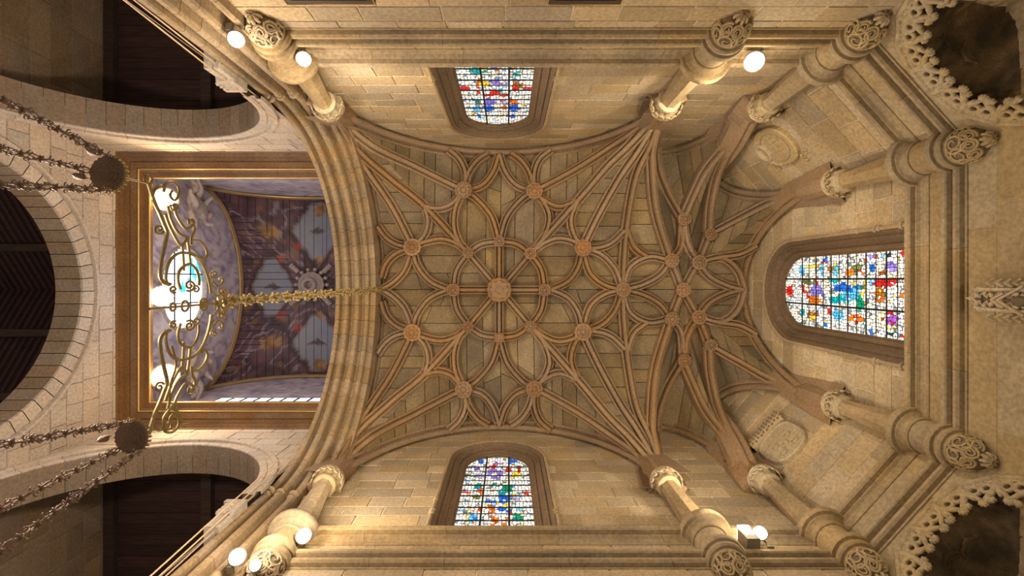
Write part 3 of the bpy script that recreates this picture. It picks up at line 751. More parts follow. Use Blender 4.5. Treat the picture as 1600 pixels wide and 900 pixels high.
for sg in (-1, 1):
    hs = [AH]; 
    while hs[-1] > 5: hs.append(hs[-1] - random.uniform(.55, .8))
    for h1, h0 in zip(hs, hs[1:]):
        mb = MB(); mb.grid([arch_sec(0, h0 + .005, sg), arch_sec(0, h1 - .005, sg)]); n = len(APROF)
        mb.f += [tuple(range(n)), tuple(range(n, 2 * n))]; mb.build('jamb_stone', M['arch'], ca)
    for x, r, rr in ((-5.52, .06, .055), (-5.2, .12, .06), (-5.76, .02, .06), (-4.88, .23, .05)):
        mb = MB(); y = YC + sg * (AR + r)
        for h, q in ((11.45, 1.0), (11.62, 1.35)): mb.tube([(x, y, h), (x, y, h + .05), (x, y, h + .1)], [rr * 1.2 * q, rr * 1.6 * q, rr * 1.2 * q], 8)
        mb.build('shaft_ring', M['arch'], ca, True)

# ------------------------------------------------------------------ crossing
XC0, XC1 = -13.1, -5.86
CYN, CYS = -4.3, 2 * YC + 4.3
XM = -9.4
NR, NH, NXM = 3.35, 11.2, -9.55
def side_arch(name, label, y, inward):
    A = (XC0, y); B = (XC1, y)
    op = arch_outline(NXM - XC0, NR + .42, NH, NR + .42, 6.5, 30)
    op = [(max(0.02, min(XC1 - XC0 - .02, u)), h) for u, h in op]
    root, W = wall(name, label, A, B, inward, 6.5, 16.3, op, mat='wall_pale', mortar='mortar_pale', course=.55, length=.95)
    n = 24
    for k in range(n):
        a0, a1 = PI * k / n + .0015, PI * (k + 1) / n - .0015; rows = []
        for i in range(3):
            a = a0 + (a1 - a0) * i / 2; ca_, sa = math.cos(a), math.sin(a)
            rows.append([W(NXM - XC0 - r * ca_, NH + r * sa, o) for r, o in ((NR + .002, -.85), (NR + .002, -.02), (NR, .0), (NR + .015, .02), (NR + .17, .03), (NR + .19, .0), (NR + .30, .0), (NR + .32, .07), (NR + .43, .085), (NR + .45, .0))])
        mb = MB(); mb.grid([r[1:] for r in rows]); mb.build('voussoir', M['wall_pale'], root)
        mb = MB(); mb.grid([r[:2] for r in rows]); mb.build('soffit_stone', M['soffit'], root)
    for sg in (-1,):
        h = NH
        while h > 6.6:
            h2 = h - random.uniform(.5, .7); mb = MB()
            mb.grid([[W(NXM - XC0 + sg * r, q, o) for r, o in ((NR, -.85), (NR, .0), (NR + .4, .02))] for q in (h2 + .006, h - .006)]); mb.build('jamb_stone', M['wall_pale'], root); h = h2
    return root, W
side_arch('wall_north_crossing', 'pale crossing wall with the round arch at the upper left', CYN, (0, 1))
side_arch('wall_south_crossing', 'pale crossing wall with the round arch at the lower left', CYS, (0, -1))
WR, WH = 3.66, 11.1
wroot, WW = wall('wall_west', 'pale crossing wall with the round nave arch at the far left', (XC0, CYN), (XC0, CYS), (1, 0), 6.5, 16.3, arch_outline(YC - CYN, WR + .5, WH, WR + .5, 6.5, 30), mat='wall_pale', mortar='mortar_pale', course=.55, length=.9)
for k in range(30):
    a0, a1 = PI * k / 30 + .003, PI * (k + 1) / 30 - .003; rows = []
    for i in range(3):
        a = a0 + (a1 - a0) * i / 2
        rows.append([WW(YC - CYN - r * math.cos(a), WH + r * math.sin(a), o) for r, o in ((WR, -.8), (WR, -.03), (WR, -.02), (WR + .02, .03), (WR + .40, .04), (WR + .42, .0), (WR + .5, .0))])
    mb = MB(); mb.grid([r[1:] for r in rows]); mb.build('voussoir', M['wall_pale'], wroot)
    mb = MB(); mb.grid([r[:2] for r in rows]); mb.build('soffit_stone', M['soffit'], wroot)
mb = MB(); mb.grid([[WW(YC - CYN - r * math.cos(a), WH + r * math.sin(a), o) for r, o in ((WR + .46, .0), (WR + .48, .09), (WR + .56, .10), (WR + .60, .0))] for a in [PI * i / 48 for i in range(49)]])
mb.build('hood_mould', M['wall_pale'], wroot)

# impost blocks with studded face at the arch springs
def impost(label, y, sg):
    t = thing('impost_block', label, 'impost', None)
    mb = MB(); x0, x1 = -6.18, -5.82; yy = y
    ys = sorted((yy - sg * .45, yy + sg * .11))
    mb.box((x0 - .1, ys[0], 10.62), (x1, ys[1], 10.74)); mb.box((x0 - .02, ys[0] + .02, 10.2), (x1, ys[1] - .02, 10.62))
    mb.box((x0 + .04, ys[0] + .08, 9.7), (x1, ys[1] - .08, 10.2)); mb.build('block', M['wall_pale'], t)
    for k in range(5):
        for j in range(3):
            for face in (0, 1):
                mb = MB()
                if face == 0: mb.ball((x0 - .02, ys[0] + .08 + k * .12, 10.27 + j * .13), .05, 6, 4)
                else: mb.ball((x0 + .01 + k * .04, ys[1 if sg > 0 else 0] - sg * .02, 10.27 + j * .13), .03, 6, 4)
                mb.build('stud', M['wall_pale'], t)
impost('studded stone impost block beside the upper hanging cables', CYN, 1)
impost('studded stone impost block beside the lower hanging cables', CYS, -1)

# lantern cornice (a deep projecting shelf) and box
LX0, LX1, LY0, LY1 = -12.9, -5.9, -4.0, 2 * YC + 4.0
CP = [(.0, 16.0), (.05, 16.02), (.06, 16.1), (.16, 16.13), (.17, 16.2), (.30, 16.21), (.33, 16.26), (.36, 16.22), (.55, 16.25), (.58, 16.32), (.61, 16.27), (.70, 16.30), (.72, 16.36), (.86, 16.37), (.90, 16.40), (.90, 16.52), (.60, 16.56), (.1, 16.6)]
XC2 = XC1 + 1.1
def rin(d): return [Vector((XC0 + d, CYN + d * .93)), Vector((XC2 - d, CYN + d * .93)), Vector((XC2 - d, CYS - d * .93)), Vector((XC0 + d, CYS - d * .93))]
for s, nm in ((0, 'north'), (2, 'south'), (3, 'west')):
    tn += 1; rows = []
    for c in [i / 8 for i in range(9)]:
        rows.append([Vector((*rin(d)[s].lerp(rin(d)[(s + 1) % 4], c), h)) for d, h in CP])
    mb = MB(); mb.grid(rows); root = struct(mb.build('trim_%d' % tn, M['cornice']), 'deep brown moulded cornice under the painted lantern on its %s side' % nm, 'cornice')
    for d, h in ((.60, 16.26), (.89, 16.375)):
        mb = MB(); mb.tube([Vector((*rin(d)[s], h)), Vector((*rin(d)[(s + 1) % 4], h))], .028, 6); mb.build('gilt_fillet', M['gild'], root, True)
    n = 9
    for k in range(n):
        mb = MB(); rows = []
        for c in ((k + .03) / n, (k + .97) / n):
            rows.append([Vector((*rin(d)[s].lerp(rin(d)[(s + 1) % 4], c), h - .012)) for d, h in ((.36, 16.225), (.55, 16.25))])
        mb.grid(rows); mb.build('soffit_stone', M['cornice'], root)
# painted lantern
V3 = Vault((XM, YC), [((LX0, LY0), (LX1, LY0)), ((LX1, LY0), (LX1, LY1)), ((LX1, LY1), (LX0, LY1)), ((LX0, LY1), (LX0, LY0))], 19.9, 3.4)
def nz(x, y, z=0, s=1): return noise.noise(Vector((x * s, y * s, z)))
def mixc(a, b, t): t = max(0, min(1, t)); return tuple(a[i] * (1 - t) + b[i] * t for i in range(3))
def paint_ceiling(x, y):
    dx, dy = x - XM, y - YC
    n = nz(x, y, 0, 1.1); n2 = nz(x, y, 5, 3.3)
    c = mixc((.055, .032, .045), (.15, .085, .10), .5 + n + .5 * n2)
    sw = abs(math.sin(9 * nz(x, y, 9, .75) + 2.2 * nz(x, y, 3, 1.9)))
    if sw < .22: c = mixc(c, (.36, .31, .38), .55)
    elif sw > .93 and n2 > .1: c = mixc(c, (.22, .07, .06), .4)
    if nz(x, y, 20, 2.1) > .42: c = mixc(c, (.26, .15, .07), .5)
    wob = .12 * math.sin(7 * math.atan2(dy, dx + .01)) + .10 * n2
    for cx, cy, rx, ry in ((.2, -2.7, .95, 1.2), (.2, 2.7, .95, 1.2), (-2.0, 0, .80, 1.25), (2.0, 0, .8, 1.25)):
        ang = math.atan2((dy - cy) / ry, (dx - cx) / rx); rr = math.hypot((dx - cx) / rx, (dy - cy) / ry); lim = 1 + .10 * math.cos(ang * 4) + .05 * math.cos(ang * 10)
        if rr < lim:
            c = mixc((.25, .26, .31), (.19, .22, .31), (dx - cx) / rx * .5 + .3 + n2 * .4)
            bx, by = (dx - cx) * 1.0, (dy - cy) * 1.0
            bird = min(abs(by - .25 * abs(bx) + .05) + abs(bx) * .35, math.hypot(bx * .5, by * 1.4) + .06)
            if bird < .16 + .05 * n2: c = (.10, .07, .08)
        elif rr < lim + .10: c = mixc((.16, .12, .13), (.24, .19, .20), .5 + .5 * math.sin(ang * 8))
        elif rr < lim + .30: c = mixc(c, (.04, .025, .03), .7)
    for rx, ry in ((-.75, -1.95), (-.75, 1.95), (-1.55, -1.35), (-1.55, 1.35), (1.2, 1.9), (1.2, -1.9)):
        if math.hypot(dx - rx, dy - ry) < .20: c = mixc((.25, .05, .04), (.36, .12, .09), .5 + 2 * n2)
    for rx, ry, k in ((-1.9, -2.6, .38), (-1.9, 2.6, .38), (.3, -3.75, .3), (.3, 3.75, .3), (.3, -1.35, .2), (.3, 1.35, .2)):
        if math.hypot(dx - rx, (dy - ry) * 1.2) < k * (1 + .6 * nz(x, y, 40, 5)): c = mixc((.22, .11, .04), (.38, .23, .09), .5 + 2 * n2)
    return c
lan = struct(V3.backing('ceiling', M['dark_wood'], .05), 'painted wooden lantern ceiling with birds in pale cartouches', 'ceiling')
for k in range(4):
    sp = V3.splits(k, .36); dl = V3.sec[k][0].length
    for sg in (-1, 1):
        for a, b in zip(sp, sp[1:]):
            g = .003; rows = []; m = max(2, int((1 - a) * dl / .075)); nx = 4
            for i in range(m + 1):
                row = []
                for j in range(nx + 1):
                    ww = a + g + (b - a - 2 * g) * j / nx; s0 = ww
                    row.append(V3.pt(k, s0 + (1 - s0) * i / m, sg * ww, 0))
                rows.append(row)
            mb = MB(); mb.grid(rows); o = mb.build('ceiling_board', M['painted'], lan)
            at = o.data.color_attributes.new('paint', 'FLOAT_COLOR', 'POINT')
            flat = []
            for v in mb.v: flat += [*paint_ceiling(v.x, v.y), 1.0]
            at.data.foreach_set('color', flat)
def lunette_wall(name, label, pt, half, n_u, top, holes=None):
    vs, fs, cs = [], [], []; nh = 48
    for i in range(n_u + 1):
        u = -1 + 2 * i / n_u
        for j in range(nh + 1):
            h = 16.4 + (top(u) - 16.4) * j / nh; p = pt(u * half, h); vs.append(p)
            a, b = u * half, h
            n = nz(a, b, 60, 1.3); n2 = nz(a, b, 70, 4); c = mixc((.42, .37, .47), (.62, .57, .66), .5 + n + .4 * n2)
            s = abs(math.sin(10 * nz(a, b, 80, .8) + 2 * nz(a, b, 82, 2)))
            if s < .25: c = mixc(c, (.24, .15, .20), .6)
            elif s > .9: c = mixc(c, (.72, .66, .70), .5)
            if nz(a, b, 90, 1.7) > .42: c = mixc(c, (.17, .18, .40), .5)
            cs.append(c)
    for i in range(n_u):
        for j in range(nh):
            a = [i * (nh + 1) + j, (i + 1) * (nh + 1) + j, (i + 1) * (nh + 1) + j + 1, i * (nh + 1) + j + 1]
            if holes and holes(-half + (i + .5) * 2 * half / n_u, (vs[a[0]].z + vs[a[2]].z) / 2): continue
            fs.append(tuple(a))
    o = mesh_obj(name, vs, fs, M['lunette']); struct(o, label, 'wall')
    at = o.data.color_attributes.new('paint', 'FLOAT_COLOR', 'POINT'); flat = []
    for c in cs: flat += [*c, 1.0]
    at.data.foreach_set('color', flat)
    return o
ltop = lambda u: 19.9 + 3.4 * math.sqrt(max(0, 1 - u * u)) + .03
OVC, OVA, OVB = 19.15, 1.62, 1.30
hw_y = (LY1 - LY0) / 2; hw_x = (LX1 - LX0) / 2
lw = lunette_wall('wall_west_lantern', 'lavender painted lantern wall with the bright oval window', lambda a, h: Vector((LX0, YC + a, h)), hw_y, 90, ltop, lambda a, h: (a / OVA) ** 2 + ((h - OVC) / OVB) ** 2 < .97)
lnn = lunette_wall('wall_north_lantern', 'lavender painted lantern wall above the upper cornice', lambda a, h: Vector((XM + a, LY0, h)), hw_x, 60, ltop)
lss = lunette_wall('wall_south_lantern', 'lavender painted lantern wall with a row of small panes above the lower cornice', lambda a, h: Vector((XM + a, LY1, h)), hw_x, 60, ltop)
lunette_wall('wall_east_lantern', 'painted lantern wall hidden behind the chancel arch', lambda a, h: Vector((LX1, YC + a, h)), hw_y, 20, ltop)
def lun_mould(root, pt, half):
    rows = []; n = 60
    for i in range(n + 1):
        u = -math.cos(PI * i / n); rows.append(pt(u * half * .985, ltop(u * .985) - .16))
    mb = MB(); mb.tube(rows, .085, 8); mb.build('arch_moulding', M['arch'], root, True)
    mb = MB(); mb.tube([r + Vector((0, 0, -.12)) for r in rows], .035, 6); mb.build('gilt_moulding', M['gild'], root, True)
lun_mould(lw, lambda a, h: Vector((LX0 + .07, YC + a, h)), hw_y)
lun_mould(lnn, lambda a, h: Vector((XM + a, LY0 + .07, h)), hw_x)
lun_mould(lss, lambda a, h: Vector((XM + a, LY1 - .07, h)), hw_x)
# oval window
mb = MB(); ring = [2 * PI * i / 48 for i in range(48)]
rows = [[Vector((LX0 + o, YC + (OVA + d) * math.cos(a), OVC + (OVB + d) * math.sin(a))) for a in ring + [0]] for d, o in ((.12, .0), (.10, .07), (.03, .08), (.0, .03), (-.03, -.12))]
mb.grid(rows); ov = struct(mb.build('window_4', M['grey_stucco'], None, True), 'bright oval window with clear panes at the back of the lantern', 'window')
us = [-OVA, -OVA * .36, OVA * .36, OVA]; hs_ = [OVC - OVB, OVC - OVB * .36, OVC + OVB * .36, OVC + OVB]
for i in range(3):
    for j in range(3):
        vs, fs, cs = [], [], []; n = 8
        for a in range(n):
            for b in range(n):
                q = [(us[i] + (us[i + 1] - us[i]) * (a + p) / n, hs_[j] + (hs_[j + 1] - hs_[j]) * (b + r) / n) for p, r in ((0, 0), (1, 0), (1, 1), (0, 1))]
                mx, mz = q[0][0], q[0][1]
                if min((x / OVA) ** 2 + ((z - OVC) / OVB) ** 2 for x, z in q) > 1.0: continue
                q2 = []
                for x, z in q:
                    rr = math.hypot(x / OVA, (z - OVC) / OVB); k = 1 / rr if rr > 1 else 1; q2.append((x * k, OVC + (z - OVC) * k))
                b0 = len(vs); vs += [Vector((LX0 - .10, YC + x, z)) for x, z in q2]; fs.append((b0, b0 + 1, b0 + 2, b0 + 3))
                c = (.9, .95, 1.0)
                if (mx < -.35 and mz > OVC + .35 and nz(mx * 3, mz * 3) > -.05) or math.hypot(mx + .1, mz - OVC - .0) < .2: c = (.05, .62, .72)
                cs.append(c)
        o = mesh_obj('pane', vs, fs, M['clear_glass'], ov); at = o.data.color_attributes.new('paint', 'FLOAT_COLOR', 'CORNER'); flat = []
        for p, c in zip(o.data.polygons, cs): flat += [*c, 1.0] * p.loop_total
        at.data.foreach_set('color', flat)
for u in us[1:3]:
    mb = MB(); q = OVB * math.sqrt(1 - (u / OVA) ** 2); mb.tube([(LX0 - .06, YC + u, OVC - q), (LX0 - .06, YC + u, OVC + q)], .025, 6); mb.build('glazing_bar', M['iron'], ov)
for h in hs_[1:3]:
    mb = MB(); q = OVA * math.sqrt(1 - ((h - OVC) / OVB) ** 2); mb.tube([(LX0 - .06, YC - q, h), (LX0 - .06, YC + q, h)], .025, 6); mb.build('glazing_bar', M['iron'], ov)
# south row of small panes
mb = MB(); mb.box((-11.2, LY1 - .10, 17.35), (-6.6, LY1 - .04, 18.75)); sw = struct(mb.build('window_5', M['lead']), 'row of small pinkish panes just above the lower lantern cornice', 'window')
for k in range(9):
    x0 = -11.15 + k * .51; vs = [Vector((x0 + .05, LY1 - .12, 17.45)), Vector((x0 + .45, LY1 - .12, 17.45)), Vector((x0 + .45, LY1 - .12, 18.66)), Vector((x0 + .05, LY1 - .12, 18.66))]
    o = mesh_obj('pane', vs, [(0, 1, 2, 3)], M['clear_glass'], sw); at = o.data.color_attributes.new('paint', 'FLOAT_COLOR', 'CORNER')
    c = random.choice([(.6, .72, .80), (.72, .62, .78), (.80, .55, .72), (.62, .74, .8)]); at.data.foreach_set('color', [*c, 1.0] * 4)
# rosette hanging from the middle of the painted ceiling
rz = thing('ceiling_rosette', 'pale carved ring rosette at the middle of the painted lantern ceiling', 'rosette')
zc = 22.75; mb = MB(); mb.lathe([(.30, zc + .5), (.55, zc + .35), (.62, zc + .2), (.62, zc + .05), (.50, zc - .05), (.42, zc + .02), (.36, zc - .02), (.34, zc - .25), (.26, zc - .32), (.20, zc - .28), (.16, zc + .1)], 28, (XM + .05, YC - .12), fn=lambda j, a, r, z: (r * (1 + .04 * math.cos(14 * a) * (j in (2, 3, 4))), z)); mb.build('ring', M['grey_stucco'], rz, True)
for k in range(14):
    a = 2 * PI * k / 14; mb = MB(); mb.ball((XM + .05 + .74 * math.cos(a), YC - .12 + .74 * math.sin(a), zc + .15), .10, 8, 5); mb.build('bead', M['grey_stucco'], rz, True)
for k in range(4):
    a = PI / 4 + k * PI / 2; d = Vector((math.cos(a), math.sin(a), 0)); mb = MB(); c = Vector((XM + .05, YC - .12, zc + .05))
    pts = [c + d * (.85 + .05 * i) for i in range(11)]; mb.tube(pts, [.13 if i % 2 else .095 for i in range(11)], 10); mb.build('fluted_spool', M['grey_stucco'], rz, False)
# cherub figures at the lunette corners
def cherub(label, sg):
    t = thing('cherub_statue', label, 'statue')
    J = [((0, 0, 0), .20), ((.02, .12, .28), .20), ((.03, .2, .5), .17), ((.05, .24, .62), .08), ((.1, .28, .82), .17), ((.05, .45, .48), .08), ((.25, .62, .36), .065), ((.4, .6, .5), .05), ((.1, -.05, .48), .08), ((.3, -.2, .34), .065), ((.42, -.32, .42), .05),
         ((.12, -.2, -.08), .13), ((.35, -.45, -.12), .10), ((.3, -.8, -.25), .065), ((.16, .1, -.2), .13), ((.38, .02, -.42), .10), ((.3, -.3, -.6), .065), ((.3, -.92, -.2), .05), ((.35, -.42, -.62), .05)]
    E = [(0, 1), (1, 2), (2, 3), (3, 4), (2, 5), (5, 6), (6, 7), (2, 8), (8, 9), (9, 10), (0, 11), (11, 12), (12, 13), (0, 14), (14, 15), (15, 16), (13, 17), (16, 18)]
    o0 = Vector((LX0 + .35, YC + sg * 3.35, 19.15))
    me = bpy.data.meshes.new('body'); me.from_pydata([tuple(o0 + Vector((p[0], -sg * p[1], p[2])) * 1.2) for p, r in J], E, []); me.materials.append(M['grey_stucco'])
    o = bpy.data.objects.new('body', me); link(o, t)
    md = o.modifiers.new('skin', 'SKIN'); sv = me.skin_vertices[0].data
    for i, (p, r) in enumerate(J): sv[i].radius = (r * 1.35, r * 1.35)
    sv[0].use_root = True; sb = o.modifiers.new('sub', 'SUBSURF'); sb.levels = 1; sb.render_levels = 2
    for s in (-1, 1):
        mb = MB(); b = o0 + Vector((-.05, -sg * (.2 + s * .1), .45))
        for f in range(5):
            d = Vector((.1, -sg * s * math.cos(.3 + f * .28), math.sin(.3 + f * .28))); mb.tube([b, b + d * .25, b + d * (.6 - f * .04)], [.06, .09, .02], 6)
        mb.build('wing', M['grey_stucco'], t, True)
    mb = MB(); pts = [o0 + Vector((.25 + .1 * math.sin(i * .8), -sg * (-.9 + i * .16), -.45 + .12 * math.sin(i * 1.3))) for i in range(13)]; mb.tube(pts, [.08 + .06 * math.sin(i * .9) ** 2 for i in range(13)], 8); mb.build('drapery', M['grey_stucco'], t, True)
    mb = MB(); mb.ball(o0 + Vector((.1, -sg * .28, .90)), .17, 10, 6, .7); mb.build('hair', M['arch'], t, True)
cherub('pale carved cherub at the upper corner of the lantern end wall', -1)
cherub('pale carved cherub at the lower corner of the lantern end wall', 1)

# ------------------------------------------------------------------ transepts and nave beyond the crossing arches
def transept(nm, label_w, label_c, y0, sg):
    y1 = y0 + sg * 8
    wall('wall_west_%s_transept' % nm, label_w, (XC0, y0 + sg * .85), (XC0, y1), (1, 0), 7, 15.7, mat='brown_wall', mortar='brown_wall', course=.62, length=1.2)
    mb = MB(); mb.box((XC0 - .2, min(y0 + sg * .8, y1), 15.78), (-3.5, max(y0 + sg * .8, y1), 15.9)); root = struct(mb.build('ceiling', M['dark_wood']), label_c, 'ceiling')
    n = 20
    for k in range(n):
        ya = y0 + sg * (.85 + 7.1 * k / n); yb = y0 + sg * (.85 + 7.1 * (k + .96) / n); mb = MB(); mb.box((XC0, min(ya, yb), 15.72 + random.uniform(-.015, .015)), (-3.6, max(ya, yb), 15.79)); mb.build('ceiling_plank', M['dark_wood'], root)
    for x in (-12.9, -9.75, -6.8):
        mb = MB(); mb.box((x - .16, min(y0 + sg * .85, y1), 15.50), (x + .16, max(y0 + sg * .85, y1), 15.72)); mb.build('beam', M['beam'], root)
transept('north', 'brown stone wall seen through the arch at the upper left corner', 'dark plank ceiling beyond the arch at the upper left', CYN, -1)
transept('south', 'brown stone wall seen through the arch at the lower left corner', 'dark plank ceiling beyond the arch at the lower left', CYS, 1)
root = None
HE, HR = 14.2, 17.6
for sg in (-1, 1):
    mb = MB(); mb.add([Vector((XC0 - .8, YC, HR + .06)), Vector((-21, YC, HR + .06)), Vector((-21, YC + sg * 5.4, HE + .06)), Vector((XC0 - .8, YC + sg * 5.4, HE + .06))], [(0, 1, 2, 3)])
    if root is None: root = struct(mb.build('ceiling', M['dark_wood']), 'dark wooden nave roof with rafters seen through the arch at the far left', 'ceiling')
    else: mb.build('roof_boarding', M['dark_wood'], root)
    for k in range(26):
        x = XC0 - 1.0 - k * .25; mb = MB(); a, b = Vector((x, YC, HR)), Vector((x, YC + sg * 5.4, HE)); mb.tube([a, b], .05, 4); mb.build('rafter', M['dark_wood'], root)
    for f in (.27, .62):
        mb = MB(); y = YC + sg * 5.4 * f; z = HR - (HR - HE) * f - .16; mb.box((-21, y - .12, z - .12), (XC0 - .8, y + .12, z + .12)); mb.build('purlin', M['beam'], root)

# ------------------------------------------------------------------ squinches: cusped fringe and soffit
def cusp_mesh():
    mb = MB()                                  # x along the arch, y towards the opening, z depth
    def ringt(cx, cy, r, w): mb.tube([Vector((cx + r * math.cos(a), cy + r * math.sin(a), 0)) for a in [2 * PI * i / 14 for i in range(14)]], w, 6, True)
    ringt(-.075, .13, .064, .03); ringt(.075, .13, .064, .03); ringt(0, .045, .05, .03)
    for s in (-1, 1):
        mb.tube([Vector((s * x, y, z)) for x, y, z in ((.21, .0, 0), (.20, .09, .01), (.155, .20, .015), (.07, .26, .02), (.0, .33, .025))], [.045, .042, .04, .036, .026], 6)
        mb.tube([Vector((s * x, y, z)) for x, y, z in ((.215, .02, 0), (.225, .14, .0), (.20, .24, .02), (.205, .32, .03))], [.042, .038, .036, .022], 6)
        mb.tube([Vector((s * x, y, .0)) for x, y in ((.06, .0), (.13, .05), (.19, .03))], .028, 5)
    mb.tube([Vector((-.23, -.01, 0)), Vector((.23, -.01, 0))], .045, 6)
    return mb.mesh('cusp', M['carved'], True)
def leaf_mesh():
    mb = MB()
    for k in range(5):
        a = -1.2 + k * .6; mb.tube([Vector((0, 0, 0)), Vector((.05 * math.sin(a), .05 * math.cos(a), .03)), Vector((.09 * math.sin(a), .10 * math.cos(a), .0))], [.03, .04, .018], 6)
    mb.ball((0, .03, .03), .045, 8, 5); return mb.mesh('leaf', M['carved'], True)
CUSP, LEAF = cusp_mesh(), leaf_mesh()
def squinch(label, A, B, nin, mir):
    t = thing('cusped_tracery', label, 'tracery')
    A3, B3 = Vector((*A, 0)), Vector((*B, 0)); d = (B3 - A3).normalized(); n3 = Vector((*nin, 0)).normalized()
    def Wp(u, h, o=0): return A3 + d * u + Vector((0, 0, h)) + n3 * o
    us_ = []; N = 400; acc = [0]; prev = (0.0, sq_arch(0) - .45)
    cv = [(2.91 * i / N, sq_arch(2.91 * i / N)) for i in range(N + 1)]; cv = [(0, 7.35)] + cv + [(2.91, 7.35)]
    for a, b in zip(cv, cv[1:]): acc.append(acc[-1] + math.hypot(b[0] - a[0], b[1] - a[1]))
    def along(s):
        for i in range(len(acc) - 1):
            if acc[i + 1] >= s:
                f = (s - acc[i]) / (acc[i + 1] - acc[i] + 1e-9); a, b = cv[i], cv[i + 1]
                l = math.hypot(b[0] - a[0], b[1] - a[1]) or 1
                return a[0] + (b[0] - a[0]) * f, a[1] + (b[1] - a[1]) * f, (b[0] - a[0]) / l, (b[1] - a[1]) / l
        return cv[-1][0], cv[-1][1], 0, -1
    n = round(acc[-1] / .56); sc4 = Matrix.Scale(1.3, 4)
    for k in range(n):
        s = acc[-1] * (k + .5) / n
        u0, h0, _, _ = along(s - .2); u1, h1, _, _ = along(s + .2); u, h, tx, ty = along(s)
        l = math.hypot(u1 - u0, h1 - h0); tx, ty = (u1 - u0) / l, (h1 - h0) / l; um, hm = (u0 + u1) / 2, (h0 + h1) / 2
        X = d * tx + Vector((0, 0, ty)); Y = d * ty + Vector((0, 0, -tx)); Z = n3
        c = Wp(um, hm, .03); m4 = Matrix(((X.x, Y.x, Z.x, c.x), (X.y, Y.y, Z.y, c.y), (X.z, Y.z, Z.z, c.z), (0, 0, 0, 1)))
        co = share('cusp', CUSP, m4 @ sc4, t)
        for xx in (-.205, 0):
            q = m4 @ Vector((xx * 1.3, .44, .02)); m5 = m4.copy(); m5.translation = q; share('leaf', LEAF, m5, t)
    fb = MB(); rows = []
    for o, dp in ((-.12, 0), (.045, 0), (.05, .10), (-.12, .13)):
        row = []
        for i in range(61):
            u, h, tx, ty = along(acc[-1] * i / 60); row.append(Wp(u + ty * dp, h - tx * dp, o))
        rows.append(row)
    fb.grid(rows); fb.build('arch_band', M['carved'], t)
    # conical soffit up into the corner
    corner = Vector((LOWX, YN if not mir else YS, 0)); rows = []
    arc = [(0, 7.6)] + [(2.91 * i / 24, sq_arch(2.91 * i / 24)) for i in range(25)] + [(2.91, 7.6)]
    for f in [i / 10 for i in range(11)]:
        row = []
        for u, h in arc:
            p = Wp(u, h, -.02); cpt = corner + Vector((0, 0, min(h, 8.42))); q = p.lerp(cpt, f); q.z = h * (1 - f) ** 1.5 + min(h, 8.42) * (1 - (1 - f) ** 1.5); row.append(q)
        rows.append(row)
    mb = MB(); mb.grid(rows); sf = struct(mb.build('ceiling', M['squinch'], None, True), 'dark mottled hollow behind the %s corner fringe of openwork' % ('lower' if mir else 'upper'), 'squinch')
    for (uu, rr, ff) in ((1.9, .26, .55), (1.0, .24, .5)):
        p = Wp(uu, sq_arch(uu), 0).lerp(corner + Vector((0, 0, 8.42)), ff); p.z -= .01
        mb = MB()
        for q in range(3): mb.tube([p + Vector((rr * (1 - .3 * q) * math.cos(a) * (1 + .05 * math.sin(7 * a)), rr * (1 - .3 * q) * math.sin(a), 0)) for a in [2 * PI * i / 20 for i in range(20)]], .035, 6, True)
        mb.build('wreath', M['squinch'], sf, True)
squinch('openwork cusped stone fringe round the arch in the upper right corner', PA, PB, NEN, False)
squinch('openwork cusped stone fringe round the arch in the lower right corner', PD, PC_, SEN, True)

